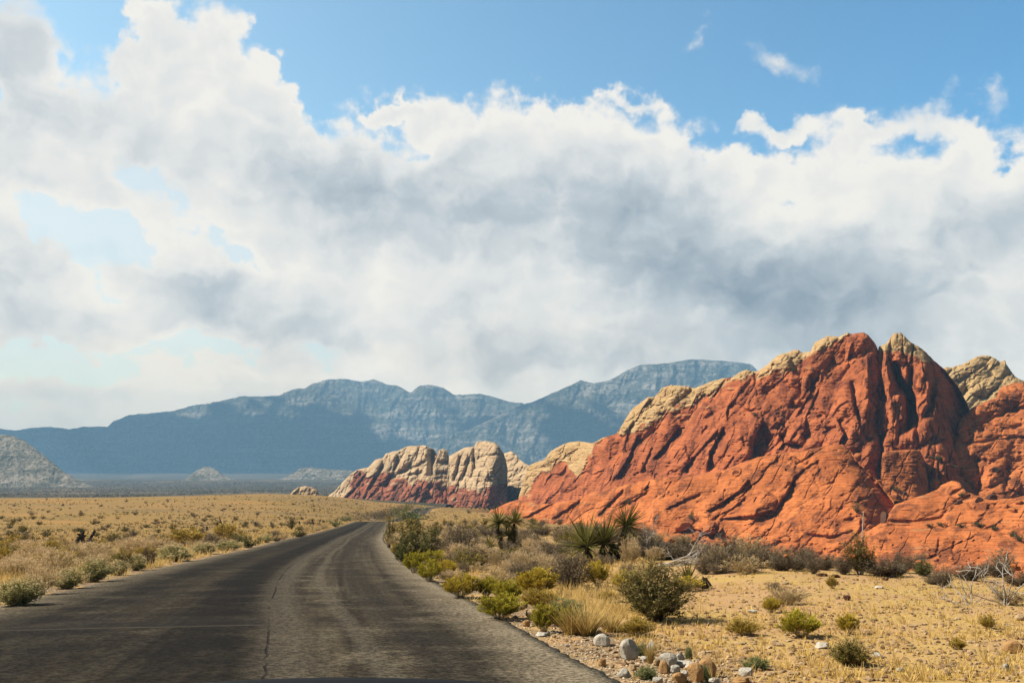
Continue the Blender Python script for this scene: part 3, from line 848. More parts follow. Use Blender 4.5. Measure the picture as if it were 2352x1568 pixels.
M_MOUNT = mount_mat('mountain_limestone', (0.085, 0.090, 0.055), (0.26, 0.235, 0.17), (0.66, 0.58, 0.46), 0.85)
M_KNOLL = mount_mat('pale_hill', (0.20, 0.17, 0.10), (0.46, 0.38, 0.27), (0.85, 0.72, 0.58), 0.3, 3.0)
def mountain_relief(seed, A=60, ang=0):
    def f(PX, PY, h):
        wx = PX + 26 * fbm(PX / 90, PY / 90, 3, seed + 3)
        hh = np.clip(h / 200, 0, 1)
        e = A * (ridged(wx / 130 + PY / 420, PY / 320, 5, seed, 0.55) - .6) + A * .6 * (ridged(wx / 44 - PY / 200, PY / 120, 4, seed + 9, 0.55) - .6) * (0.3 + hh) \
            + 6 * fbm(PX / 10, PY / 7, 3, seed + 13)
        # horizontal cliff bands
        yy = PY + 14 * fbm(PX / 120, PY / 60, 3, seed + 21)
        e = e + 7 * np.abs(((yy / 31) % 1) - .5) * sstep(.0, .5, fbm(PX / 90, PY / 60, 2, seed + 25))
        return e, {}
    return f
sheet('mountain_ridge', [(-420, 1010), (-300, 985), (-160, 1000), (-40, 985)] + k6((0, 334), (70, 343), (130, 332), (230, 325), (320, 337), (380, 325), (450, 324), (490, 326),
      (520, 300), (590, 272), (690, 262), (800, 252), (880, 228), (1000, 210), (1100, 186), (1180, 186), (1280, 182), (1340, 153), (1400, 148), (1430, 128), (1500, 108),
      (1590, 106), (1650, 120), (1710, 108), (1750, 120), (1770, 132), (1820, 136), (1880, 170), (1920, 138), (1960, 132), (2030, 146), (2080, 180), (2200, 174), (2260, 188), (2330, 210))
      + [(1200, 926), (1250, 950), (1320, 985), (1420, 1010)], 1130, 6300, 34, M_MOUNT, mountain_relief(5, 85), step=2.0, edge=(60, 60), crest=18, rough_top=2.2, seed=4, back=1500, kind='structure')
sheet('mountain_mesa', [(980, 1010), (1080, 985), (1190, 932), (1230, 920), (1290, 893), (1335, 873), (1365, 880), (1400, 873), (1440, 850), (1470, 838), (1540, 833), (1590, 824), (1640, 827), (1700, 832),
      (1725, 836), (1760, 870), (1900, 930), (2100, 1000)], 1130, 5400, 34, M_MOUNT, mountain_relief(15, 80), step=2.0, edge=(60, 60), crest=12, rough_top=1.6, seed=9, back=1500, kind='structure')
def knoll_relief(seed, A=14):
    def f(PX, PY, h):
        return A * (ridged(PX / 40, PY / 60, 4, seed) - .6) + 5 * fbm(PX / 9, PY / 7, 4, seed + 4), {}
    return f
sheet('pale_hill', [(-260, 1100), (-160, 1040), (-70, 1002), (-10, 997), (30, 1000), (60, 1014), (110, 1052), (150, 1085), (190, 1108), (240, 1125)], 1142, 2300, 30, M_KNOLL, knoll_relief(3), step=1.2,
      edge=(50, 40), crest=20, rough_top=2.5, seed=2, back=300, kind='structure')
sheet('cone_hill', [(395, 1114), (430, 1096), (455, 1078), (472, 1071), (490, 1074), (510, 1088), (535, 1100), (580, 1112)], 1122, 3300, 30, M_KNOLL, knoll_relief(13, 8), step=1.2, edge=(25, 25), crest=12, rough_top=1.5, seed=6, back=300, kind='structure')
sheet('low_hill', [(630, 1106), (665, 1090), (690, 1076), (710, 1073), (750, 1077), (800, 1080), (880, 1084), (960, 1100)], 1128, 3500, 30, M_KNOLL, knoll_relief(23, 8), step=1.2, edge=(30, 30), crest=12, rough_top=1.5, seed=7, back=400, kind='structure')

# ---- banded outcrop in the middle distance
def cream_attr(PX, PY, lines, **kw): return {'cream': band_mask(PX, PY, lines, **kw), 'scrub': 0 * PX}
def rel_outcrop(seed, cream, feats, ang=52, big=(70, 26), mid=(30, 14), A=(22, 12)):
    def f(PX, PY, h):
        e = sandstone(PX, PY, seed, ang, big, mid, A, 1.1, (2.5, 1.5))
        for fn in feats: e = e + fn(PX, PY)
        d9, g9, c9 = lumps(PX, PY, 60, 34, 13, seed + 9, .5)
        c = np.clip(cream(PX, PY + 16 * (c9 - .5) + 10 * fbm(PX / 18, PY / 18, 3, seed + 8)), 0, 1)
        c = np.clip(c + .55 * sstep(.25, .5, fbm(PX / 24, PY / 12, 3, seed + 2)) * (1 - c) - .35 * sstep(.2, .5, fbm(PX / 30, PY / 10, 3, seed + 3)) * c, 0, 1)
        return e + 6 * (d9 - .5) + 5 * (c9 - .5) - 1 * g9, {'cream': c, 'scrub': 0 * PX}
    return f
G = lambda line, w, d, a=0.0: (lambda PX, PY: gully(PX, PY, line, w, d * 1.2, a) + scarp(PX, PY, line, d * .8, w * 2.6))
Lg = lambda line, h, r, w=1.5: (lambda PX, PY: ledge(PX, PY, line, h, r, w))
B = lambda *a: (lambda PX, PY: bump(PX, PY, *a))
H = lambda *a: (lambda PX, PY: hole(PX, PY, *a))
cA = k5((200, 700), (430, 640), (520, 520), (560, 470), (600, 400), (700, 440), (780, 430), (860, 465), (1000, 490), (1120, 505), (1250, 520))
def cream_A(PX, PY):
    c = band_mask(PX, PY, cA, 4, 3, 7)
    return np.maximum(c, bump(PX, PY, *k5((450, 590))[0], 40, 16, 40, 1.6).clip(0, 1))
sheet('banded_outcrop', k5((330, 640), (365, 615), (430, 570), (500, 490), (540, 450), (600, 405), (680, 390), (735, 332), (790, 320), (815, 285), (860, 272), (900, 265), (975, 235), (1000, 228), (1110, 226),
      (1130, 240), (1170, 255), (1195, 300)), 1180, lambda PX: np.interp(PX, [735, 1010], [900, 835]), 52, M_BANDED, rel_outcrop(21, cream_A, [
      G(k5((905, 285), (870, 420), (790, 560)), 5, 9, .3), G(k5((1010, 350), (920, 420), (850, 470)), 5, 8, .3), G(k5((800, 350), (700, 520), (640, 640)), 4, 8, .3), G(k5((680, 420), (590, 540), (500, 630)), 4, 7, .3),
      G(k5((1120, 330), (1040, 380), (900, 440)), 4, 7), G(k5((1100, 420), (1000, 440), (860, 470)), 4, 6), Lg(k5((830, 480), (950, 480), (1060, 520), (1130, 560)), 14, 60), G(k5((1145, 240), (1150, 360), (1140, 460)), 8, 16)]),
      step=0.7, edge=(20, 26), crest=16, rough_top=2.0, seed=11, back=50, label='low banded outcrop of cream and rust sandstone where the road disappears', cat='rock formation')
cB = k5((1100, 480), (1200, 520), (1280, 535), (1400, 550), (1430, 560), (1500, 575), (1700, 520), (1900, 500))
sheet('sandstone_pillar', k5((1165, 420), (1180, 380), (1200, 275), (1215, 255), (1245, 250), (1270, 262), (1280, 300), (1290, 420)), 1182, 840, 60, M_BANDED,
      rel_outcrop(33, lambda PX, PY: band_mask(PX, PY, cB, 4, 5, 7), [G(k5((1180, 350), (1280, 345)), 4, 6), G(k5((1180, 430), (1280, 420)), 4, 6)], 80, (30, 30), (18, 14), (12, 8)), step=0.7, edge=(10, 14), crest=10, rough_top=1.0, seed=12, back=40,
      label='slender cream sandstone pillar in the cleft of the banded outcrop', cat='rock formation')
sheet('boulder_dome', k5((1270, 480), (1285, 305), (1340, 275), (1400, 242), (1440, 238), (1470, 232), (1490, 200), (1560, 191), (1620, 205), (1650, 225), (1690, 285), (1705, 330), (1720, 400)), 1190, lambda PX: np.interp(PX, [1025, 1170], [800, 745]), 58, M_BANDED,
      rel_outcrop(44, lambda PX, PY: band_mask(PX, PY, cB, 4, 7, 7), [G(k5((1470, 240), (1460, 330), (1480, 420)), 5, 10), G(k5((1440, 300), (1400, 420), (1370, 500)), 5, 9), G(k5((1370, 300), (1340, 420), (1310, 500)), 4, 8), G(k5((1480, 330), (1560, 300), (1680, 290)), 4, 5), B(*k5((1590, 340))[0], 34, 46, 0, 16),
      lambda PX, PY: -34 * sstep(*sorted((k5((1600, 0))[0][0], k5((1720, 0))[0][0])), PX + (PY - 1060) * .25)], 78, (60, 30), (28, 16), (18, 10)), step=0.7, edge=(16, 50), crest=18, rough_top=1.2, seed=13, back=50, bulge=1.3,
      label='rounded cream sandstone dome with rust foot beside the slender pillar', cat='rock formation')
cC = k5((1480, 560), (1600, 560), (1700, 540), (1760, 540), (1850, 560), (1950, 470), (2000, 440), (2060, 330), (2110, 330), (2180, 400), (2240, 440), (2300, 380), (2380, 270), (2500, 150))
sheet('rubble_slope', k5((1480, 640), (1560, 560), (1640, 400), (1690, 285), (1750, 268), (1790, 300), (1805, 330), (1840, 350), (1875, 375), (1890, 400), (1920, 520), (1960, 640)), 1200, lambda PX: np.interp(PX, [1090, 1245], [880, 800]), 48, M_BANDED,
      rel_outcrop(55, lambda PX, PY: band_mask(PX, PY, cC, 5, 9, 12), [], 40, (30, 20), (14, 10), (11, 8)), step=0.7, edge=(20, 20), crest=12, rough_top=2.5, seed=14, back=50,
      label='broken cream rubble slope between the sandstone dome and the red massif', cat='rock formation')
sheet('white_outcrop', [(664, 1138), (672, 1128), (684, 1119), (700, 1116), (718, 1118), (728, 1126), (736, 1142)], 1150, 620, 60, M_BANDED,
      rel_outcrop(66, lambda PX, PY: 1 + 0 * PX, [], 30, (24, 14), (12, 8), (6, 3)), step=0.5, edge=(8, 8), crest=6, rough_top=1.0, seed=15, back=10, label='small whitish rock outcrop on the crest of the straw coloured plain', cat='rock formation')

# ---- the red massif
Ymass = lambda PX: np.interp(PX, [1180, 1400, 1700, 2000, 2400], [640, 500, 430, 400, 380])
capM = k5((1800, 600), (1870, 580), (1930, 500), (1960, 450), (2010, 430), (2040, 440), (2080, 350), (2110, 330), (2150, 330), (2190, 400), (2230, 450), (2290, 380), (2340, 300)) + k4((0, 700), (60, 660), (150, 632), (190, 640), (310, 590), (450, 500), (560, 480), (650, 420), (770, 335), (840, 330), (960, 315), (1100, 270), (1190, 215), (1290, 160), (1350, 110), (1430, 60))
def relief_massif(PX, PY, h):
    e = sandstone(PX, PY, 101, 55, (150, 58), (64, 28), (40, 17), 2.6, (4, 2.5))
    for ln, w, d, a in [
        (k4((720, 590), (640, 740), (620, 850)), 7, 16, .4), (k4((700, 600), (560, 760), (480, 850)), 5, 9, .3), (k4((930, 560), (880, 680), (865, 780)), 7, 22, .5), (k4((480, 590), (400, 700), (320, 790)), 7, 14, .4),
        (k4((250, 640), (200, 760), (120, 900)), 7, 12, .4), (k4((1180, 310), (1190, 420), (1100, 560)), 6, 9, .2), (k4((1400, 340), (1420, 480), (1460, 600)), 7, 14, .3), (k4((1240, 380), (1160, 560), (1150, 700)), 5, 8, .2),
        (k4((880, 330), (760, 480), (600, 560)), 5, 6, .2), (k4((1060, 600), (1000, 700), (900, 780)), 5, 8, .3), (k4((1330, 560), (1370, 640), (1340, 700)), 6, 16, .3), (k4((1500, 200), (1510, 450), (1480, 700)), 7, 13, .3),
        (k4((1010, 640), (1040, 690), (1160, 700)), 5, 12, 0), (k4((330, 700), (260, 860)), 4, 7, .2)]:
        e = e + (scarp(PX, PY, ln, d * 1.7, w * 3.4) if d >= 7 else gully(PX, PY, ln, w, d * 1.4, a))
    for cx, cy, rx, ry, ro, d in [(1100, 490, 14, 9, 0, 16), (1310, 250, 6, 9, 0, 9), (480, 770, 9, 7, 10, 9), (555, 780, 6, 5, 0, 7), (410, 825, 7, 5, 0, 7), (1160, 650, 12, 8, 30, 8), (1240, 545, 8, 5, 20, 8), (940, 540, 6, 6, 0, 5), (1400, 540, 10, 20, 20, 14)]:
        X_, Y_ = k4((cx, cy))[0]
        e = e + hole(PX, PY, X_, Y_, rx * .9, ry * .9, ro, d)
    for cx, cy, rx, ry, ro, d in [(1400, 640, 30, 38, 20, 18), (1160, 700, 34, 12, 25, 9), (1100, 680, 26, 12, 25, 7), (750, 700, 26, 60, -38, 10), (1480, 420, 20, 60, 0, 10), (1390, 110, 22, 12, 0, 9), (1480, 110, 26, 16, -25, 8), (1420, 160, 30, 18, 20, 7), (400, 620, 32, 22, 40, 9)]:
        X_, Y_ = k4((cx, cy))[0]
        e = e + bump(PX, PY, X_, Y_, rx, ry, ro, d)
    e = e + ledge(PX, PY, k4((120, 920), (330, 880), (700, 850), (880, 770), (1050, 700)), 10, 60)
    # right flank turning away into the cleft
    fx = k4((1520, 0))[0][0]
    e = e - 3.2 * softclip(PX - fx - 4 * fbm(PY / 14, PY * 0, 2, 8), 6, 60)
    dq, gq, cq = lumps(PX, PY, 50, 40, 16, 305, .5)
    c = band_mask(PX, PY + 20 * (cq - .5), capM, 4, 17, 12)
    c = np.clip(c + .5 * sstep(.28, .5, fbm(PX / 50, PY / 10, 3, 307)) * (1 - c) * sstep(60, 10, PY - np.interp(PX, [p[0] for p in capM], [p[1] for p in capM])), 0, 1)
    d1, g1, c1 = lumps(PX, PY, 30, 34, 20, 303, .4)
    e = e + c * (15 * (d1 - .5) + 9 * (c1 - .5) - 1.5 * g1)
    return e, {'cream': c, 'scrub': band_mask(PX, PY, [(x, y + 3) for x, y in capM], 4, 19, 9) * (1 - c)}
sheet('red_massif', k5((1800, 620), (1840, 480), (1870, 380), (1930, 352), (1990, 335), (2040, 270), (2090, 240), (2160, 207), (2250, 196)) + k4((0, 692), (60, 660), (130, 640), (150, 612), (180, 560), (220, 500), (285, 455), (300, 440), (340, 440), (380, 390),
      (430, 375), (500, 380), (560, 392), (620, 365), (700, 340), (765, 332), (800, 305), (840, 290), (870, 300), (905, 298), (955, 262), (1010, 212), (1120, 180), (1145, 200), (1190, 190), (1210, 145), (1280, 108), (1345, 112),
      (1390, 90), (1415, 100), (1432, 92), (1480, 90), (1505, 105), (1535, 140), (1555, 180), (1564, 260), (1570, 330)), [(1150, 1200), (1400, 1180), (2100, 1180)], Ymass, 50, M_RED, relief_massif, step=0.8, edge=(24, 0), crest=26, rough_top=2.0, seed=17, back=70,
      label='great red sandstone massif with cream cap rising to the highest summit', cat='rock formation')
capB = k4((1480, 300), (1560, 190), (1620, 200), (1680, 190), (1760, 225), (1830, 250), (1900, 250))
def relief_buttress(PX, PY, h):
    e = sandstone(PX, PY, 131, 82, (90, 36), (40, 20), (28, 13), 1.8, (9, 5))
    for ln, w, d, a in [(k4((1630, 240), (1650, 340), (1720, 440), (1725, 560), (1700, 640)), 10, 44, 0), (k4((1740, 260), (1720, 420), (1760, 560), (1770, 700)), 6, 14, 0), (k4((1860, 300), (1840, 480), (1800, 560)), 7, 14, .3),
                        (k4((1590, 420), (1600, 560), (1590, 680)), 5, 9, 0), (k4((1680, 560), (1660, 700)), 5, 10, 0)]:
        e = e + gully(PX, PY, ln, w, d * 1.6, a) + scarp(PX, PY, ln, d * .9, w * 2.5)
    e = e - 42 * sstep(k4((1600, 0))[0][0], k4((1572, 0))[0][0], PX + 4 * fbm(PY / 18, PY * 0, 3, 12))
    for cx, cy, rx, ry, ro, d in [(1660, 120, 20, 28, 0, 10), (1800, 340, 26, 34, 20, 14), (1640, 460, 14, 60, 0, 12), (1800, 480, 18, 60, 8, 10), (1730, 660, 30, 30, 0, 14), (1840, 620, 26, 30, 0, 12), (1900, 690, 22, 24, 0, 9), (1640, 610, 10, 12, 0, 7), (1610, 260, 14, 22, 0, 9)]:
        X_, Y_ = k4((cx, cy))[0]
        e = e + bump(PX, PY, X_, Y_, rx, ry, ro, d)
    e = e + hole(PX, PY, *k4((1650, 400))[0], 13, 16, -30, 30) + hole(PX, PY, *k4((1740, 300))[0], 8, 10, 0, 12)
    # east flank swings away: the shaded triangle
    line = k4((1790, 180), (1850, 350), (1870, 500), (1900, 640), (1930, 780))
    lx_ = np.interp(PY, [p[1] for p in line], [p[0] for p in line])
    e = e - 2.8 * softclip(PX - lx_ - 6 * fbm(PY / 16, PY * 0, 3, 9), 6, 75)
    return e, {'cream': band_mask(PX, PY, capB, 4, 23, 7), 'scrub': 0 * PX}
sheet('red_buttress', k4((1520, 400), (1545, 230), (1562, 165), (1600, 150), (1630, 110), (1645, 92), (1680, 90), (1700, 110), (1722, 132), (1800, 180), (1845, 225), (1860, 240), (1920, 290), (1990, 380), (2040, 470), (2070, 560), (2090, 660)), 1150, lambda PX: 0 * PX + 408, 52, M_RED,
      relief_buttress, step=0.8, edge=(6, 0), crest=22, rough_top=2.2, seed=18, back=70, label='red buttress with cream knob and pale pillars across the dark cleft from the summit', cat='rock formation')
def relief_tan(PX, PY, h):
    e = sandstone(PX, PY, 161, 35, (60, 30), (26, 14), (24, 13), 2.0, (2.5, 2))
    return e, {'cream': 1 - 0.0 * PX, 'scrub': 0 * PX}
sheet('tan_peak', k4((1840, 420), (1900, 300), (1925, 275), (1960, 282), (2010, 262), (2060, 240), (2090, 220), (2150, 212), (2185, 225), (2222, 245), (2250, 240), (2255, 262), (2280, 300), (2305, 330), (2352, 350), (2420, 400), (2560, 520)), 1060, 560, 48, M_TAN, relief_tan, step=0.8, edge=(20, 20), crest=20,
      rough_top=3.0, seed=19, back=90, label='craggy pale tan peak standing behind the red shoulder', cat='rock formation')
def relief_shoulder(PX, PY, h):
    e = sandstone(PX, PY, 171, 20, (120, 60), (56, 30), (30, 14), 2.3, (3.5, 2))
    for cx, cy, rx, ry, ro, d in [(2290, 420, 50, 34, 10, 20), (2240, 900, 40, 26, 20, 14), (2170, 880, 26, 22, 30, 10), (2200, 830, 22, 14, 10, 10), (2010, 600, 14, 40, 15, 12)]:
        e = e + bump(PX, PY, *k4((cx, cy))[0], rx, ry, ro, d)
    for cx, cy, rx, ry, ro, d in [(2120, 620, 8, 9, 0, 10), (2205, 600, 5, 4, 0, 6), (2160, 540, 12, 5, 30, 8), (2300, 655, 16, 4, 0, 7), (2320, 600, 12, 6, 10, 8)]:
        e = e + hole(PX, PY, *k4((cx, cy))[0], rx, ry, ro, d)
    for ln, w, d, a in [(k4((1990, 690), (2120, 690), (2260, 650)), 4, 9, 0), (k4((2080, 640), (2040, 700)), 4, 8, 0), (k4((2260, 800), (2250, 960)), 6, 12, .3), (k4((2000, 760), (2160, 800), (2250, 760)), 5, 8, 0), (k4((2140, 820), (2100, 940), (2060, 1000)), 7, 14, .3)]:
        e = e + gully(PX, PY, ln, w, d, a)
    return e, {'cream': 0 * PX, 'scrub': 0 * PX}
sheet('red_shoulder', k4((1950, 800), (1965, 745), (1985, 620), (2000, 570), (2060, 505), (2130, 470), (2200, 445), (2215, 400), (2250, 378), (2300, 362), (2352, 366), (2420, 400), (2500, 430), (2650, 480), (2900, 560)), 1250, lambda PX: 0 * PX + 400, 46, M_ORANGE, relief_shoulder, step=0.8,
      edge=(12, 40), crest=26, rough_top=2.0, seed=20, back=70, label='bulging red shoulder of rock in front of the pale tan peak', cat='rock formation')
# big fin in front, its crest catching the sun and its far side in shade
def relief_fin(PX, PY, h):
    e = sandstone(PX, PY, 201, 42, (170, 60), (64, 26), (25, 11), 2.2, (3, 1.6))
    for ln, w, d, a in [(k4((860, 880), (800, 950), (700, 1020), (610, 1070)), 9, 18, .45), (k4((1110, 855), (1060, 960), (1000, 1050), (880, 1085), (640, 1110)), 8, 20, .45), (k4((850, 970), (760, 1050), (640, 1105)), 5, 9, .3),
                        (k4((180, 930), (90, 1020), (20, 1095)), 7, 12, .4), (k4((330, 930), (230, 1000), (130, 1050)), 5, 9, .4), (k4((600, 960), (500, 1000), (380, 1060)), 5, 8, .3), (k4((1240, 780), (1160, 830), (1090, 880)), 5, 10, .3),
                        (k4((1080, 755), (1170, 810)), 4, 8, 0), (k4((1150, 850), (1240, 930), (1330, 900)), 3, 5, 0), (k4((300, 920), (280, 950)), 5, 8, 0), (k4((760, 1110), (960, 1080), (1000, 1060)), 5, 9, 0),
                        (k4((430, 1180), (560, 1160), (680, 1190), (760, 1260)), 6, 13, .2), (k4((620, 1190), (800, 1230), (1000, 1190)), 4, 6, 0), (k4((1160, 1180), (1300, 1200), (1440, 1160)), 4, 8, 0), (k4((840, 1280), (980, 1240), (1090, 1190)), 4, 7, 0),
                        (k4((-200, 1010), (-300, 1060), (-420, 1120)), 6, 10, .3), (k4((-20, 960), (-140, 1050), (-230, 1110)), 6, 10, .3)]:
        e = e + (scarp(PX, PY, ln, d * 1.25, w * 3.2) if d >= 7 else gully(PX, PY, ln, w, d, a))
    for cx, cy, rx, ry, ro, d in [(500, 1130, 26, 12, 25, 12), (620, 1150, 26, 14, 15, 12), (530, 1190, 40, 12, 8, 8), (840, 1110, 34, 11, 12, 11), (920, 1095, 20, 9, 12, 9), (780, 845, 14, 12, 30, 10), (1050, 1230, 34, 26, 0, 11), (1180, 1290, 34, 16, 20, 9), (1290, 1250, 40, 14, 18, 8), (450, 1240, 60, 20, 12, 8), (760, 1290, 40, 16, 0, 9)]:
        e = e + bump(PX, PY, *k4((cx, cy))[0], rx, ry, ro, d)
    for cx, cy, rx, ry, ro, d in [(1325, 735, 8, 3, 0, 8), (1370, 815, 5, 3, 0, 6), (1370, 860, 5, 3, 0, 6), (1370, 975, 8, 4, 20, 7), (1240, 1200, 10, 4, 0, 7), (1270, 1160, 12, 3, 5, 6), (1310, 1230, 8, 4, 0, 6), (180, 1020, 14, 7, 40, 11), (310, 935, 9, 6, 0, 8), (1400, 1110, 18, 6, 10, 9), (1530, 1190, 8, 5, 0, 8), (980, 960, 10, 6, 20, 5)]:
        e = e + hole(PX, PY, *k4((cx, cy))[0], rx, ry, ro, d)
    e = e + ledge(PX, PY, k4((620, 1115), (880, 1090), (1000, 1055), (1060, 960)), 6, 50) + ledge(PX, PY, k4((560, 1085), (740, 1010), (850, 900)), 6, 40)
    cl = k4((1330, 700), (1390, 760), (1420, 860), (1445, 960), (1470, 1060), (1490, 1170), (1520, 1230))
    lx_ = np.interp(PY, [p[1] for p in cl], [p[0] for p in cl]) + 5 * fbm(PY / 22, PY * 0, 3, 77)
    below = sstep(*[k4((0, 1215))[0][1], k4((0, 1150))[0][1]], PY)
    e = e - 2.7 * softclip(PX - lx_, 9, 110) * below
    st = 2.2 * np.sin((PY + 0.16 * PX + 12 * fbm(PX / 80, PY / 40, 3, 207)) / 5.5 * 1.0) * sstep(k4((1150, 0))[0][0], k4((1350, 0))[0][0], PX)
    return e + st * .5, {'cream': 0.35 * sstep(.25, .5, fbm(PX / 70, PY / 9, 3, 211)) * sstep(k4((0, 900))[0][1] - 40, k4((0, 900))[0][1] + 10, PY) * sstep(1500, 1300, PX), 'scrub': 0 * PX}
sheet('red_fin', [(1085, 1215), (1120, 1180)] + k5((1590, 712), (1640, 690), (1700, 660), (1790, 630), (1870, 640), (1960, 665), (2060, 655), (2150, 640), (2250, 625)) + k4((0, 960), (130, 930), (240, 905), (380, 880), (560, 868), (700, 850), (800, 805), (900, 768), (1060, 740), (1130, 738), (1200, 720),
      (1300, 700), (1350, 703), (1400, 722), (1440, 790), (1480, 830), (1550, 890), (1600, 950), (1640, 1000), (1655, 1080), (1680, 1200), (1720, 1300)), [(1080, 1300), (2100, 1400)], lambda PX: np.interp(PX, [1085, 1500, 2100], [470, 350, 290]), 40, M_ORANGE, relief_fin, step=0.8,
      edge=(20, 20), crest=22, rough_top=1.4, seed=22, back=60, label='long red sandstone fin in front of the massif with a shaded end', cat='rock formation')
def relief_apron(PX, PY, h):
    e = sandstone(PX, PY, 231, 14, (170, 46), (80, 24), (17, 8), 1.8, (2.5, 1.5))
    for ln, w, d, a in [(k4((1600, 1118), (1750, 1125), (1900, 1100), (1940, 1050)), 4, 12, .2), (k4((1560, 1125), (1620, 1120)), 3, 7, 0), (k4((1900, 1150), (2100, 1135), (2200, 1160), (2300, 1230)), 6, 8, 0), (k4((1890, 1210), (1885, 1270), (1870, 1290)), 4, 8, .3),
                        (k4((1975, 1220), (1960, 1270), (1975, 1310)), 4, 8, .3), (k4((2040, 1010), (2100, 1060), (2200, 1040)), 5, 8, 0), (k4((1560, 1230), (1640, 1225)), 4, 8, 0), (k4((2010, 1300), (2130, 1290), (2200, 1300)), 3, 6, 0)]:
        e = e + gully(PX, PY, ln, w, d, a)
    for cx, cy, rx, ry, ro, d in [(2000, 950, 34, 22, 25, 16), (1770, 1050, 90, 34, 12, 16), (2250, 1330, 70, 34, 15, 9), (2200, 1290, 40, 14, 15, 6), (2100, 1170, 110, 16, 5, 6)]:
        e = e + bump(PX, PY, *k4((cx, cy))[0], rx, ry, ro, d)
    for cx, cy, rx, ry, ro, d in [(1535, 1188, 8, 6, 0, 10), (1985, 960, 14, 7, 20, 14), (2315, 1065, 10, 5, 10, 8), (2120, 1110, 12, 4, 30, 6)]:
        e = e + hole(PX, PY, *k4((cx, cy))[0], rx, ry, ro, d)
    return e, {'cream': 0.3 * sstep(.3, .5, fbm(PX / 90, PY / 7, 3, 241)), 'scrub': 0 * PX}
sheet('red_slab', k4((1430, 1260), (1500, 1172), (1550, 1140), (1600, 1112), (1612, 1080), (1650, 1025), (1720, 1000), (1800, 975), (1880, 945), (1900, 920), (1960, 895), (2000, 905), (2045, 960), (2120, 985), (2200, 1000), (2300, 990), (2400, 970), (2600, 950), (2900, 980)), [(1900, 1420), (2600, 1420)],
      lambda PX: np.interp(PX, [1960, 2352, 2600], [270, 245, 240]), 33, M_ORANGE, relief_apron, step=0.8, edge=(26, 40), crest=20, rough_top=1.6, seed=24, back=40, label='smooth orange red slabs sloping down to the scrub at the foot of the cliffs', cat='rock formation')
# blocky boulder and talus between the fin, the buttress and the shoulder
def relief_block(PX, PY, h):
    e = sandstone(PX, PY, 251, 70, (90, 50), (40, 26), (9, 4), 1.4, (3, 2))
    e = e - 2.2 * softclip(PX - k4((1780, 0))[0][0], 4, 60)
    return e, {'cream': 0 * PX, 'scrub': 0 * PX}
sheet('red_block', k4((1570, 960), (1575, 800), (1580, 745), (1610, 735), (1700, 727), (1760, 726), (1790, 740), (1812, 790), (1835, 860), (1840, 960)), 1150, 400, 66, M_ORANGE, relief_block, step=0.8, edge=(14, 14), crest=14, rough_top=1.2, seed=25, back=25,
      label='upright red block the size of a house lodged below the dark cleft', cat='rock formation')
def relief_talus(PX, PY, h):
    d1, g1, c1 = lumps(PX, PY, 20, 20, 13, 271, .3); d2, g2, c2 = lumps(PX, PY, 10, 9, 7, 277, .3)
    e = 12 * (d1 - .5) * (c1 > .45) + 6 * (d2 - .5) + 8 * fbm(PX / 40, PY / 40, 3, 4)
    return e, {'cream': 0.15 * c2, 'scrub': 0.9 * sstep(-.1, .3, fbm(PX / 26, PY / 18, 3, 279))}
sheet('talus_slope', k4((1380, 1000), (1400, 760), (1420, 722), (1480, 715), (1560, 700), (1640, 715), (1700, 720), (1800, 730), (1860, 745), (1930, 770), (1990, 790), (2060, 860), (2160, 940), (2260, 990), (2330, 1010), (2460, 1010)), 1200, lambda PX: 0 * PX + 405, 33, M_RED, relief_talus, step=0.8, edge=(20, 20), crest=8, rough_top=2.5, seed=26,
      back=30, label='steep chute of loose red blocks and scrub under the buttress', cat='rock formation')

# ------------------------------------------------------------------ clouds overhead that shade the far range (above the haze)
def cloud_bank():
    m, t, b = new_mat('cloud', 1.0, 0.0)
    t.put(b.inputs['Base Color'], (0.9, 0.9, 0.9))
    rng = np.random.default_rng(8)
    V, Fc = [], []
    off = 0
    L = 5600.0
    # picture areas of the range that lie in shade, as (px, py, distance, radius in metres)
    spots = [(-300, 1040, 6500, 800), (-60, 1040, 6500, 700), (150, 1040, 6500, 620), (300, 1010, 6500, 620), (330, 1060, 6400, 560), (450, 960, 6600, 520), (480, 1050, 6400, 560), (590, 940, 6600, 430), (620, 1040, 6400, 560), (720, 905, 6700, 330), (700, 1000, 6500, 330), (720, 1060, 6400, 300),
             (1020, 900, 6700, 220), (1060, 940, 6600, 320), (1130, 950, 6500, 330), (1180, 980, 6400, 300), (1250, 930, 5800, 240), (1330, 930, 5700, 280), (1440, 900, 5700, 260), (1560, 880, 5700, 260), (1650, 880, 5700, 260), 
             ]
    for px, py, Y, r in spots:
        x, y, z = [float(v) for v in pt(px, py, Y)]
        c = np.array([x, y, z]) + np.array(S_DIR) * (L + rng.uniform(-300, 300))
        for k in range(26):
            rr = r * (rng.uniform(0.35, 0.55) if k < 6 else rng.uniform(.08, .24))
            dd = rng.normal(0, 1, 3) * np.array([.40, .40, .12]) * r * (1 if k < 6 else 1.7)
            n, mm = 20, 12
            th, ph = np.meshgrid(np.linspace(0, 2 * math.pi, n), np.linspace(0, math.pi, mm))
            rad = rr * (1 + .22 * fbm(th * 1.5 + 9 * k + px, ph * 2.2, 3, 5))
            P = np.stack([rad * np.sin(ph) * np.cos(th), rad * np.sin(ph) * np.sin(th), rad * .6 * np.cos(ph)], -1) + c + dd
            V.append(P.reshape(-1, 3)); Fc.append(grid_faces(mm, n, off)); off += n * mm
    me = raw_mesh('cloud_bank', np.concatenate(V), np.concatenate(Fc), m)
    link('clouds', me, kind='stuff')
cloud_bank()
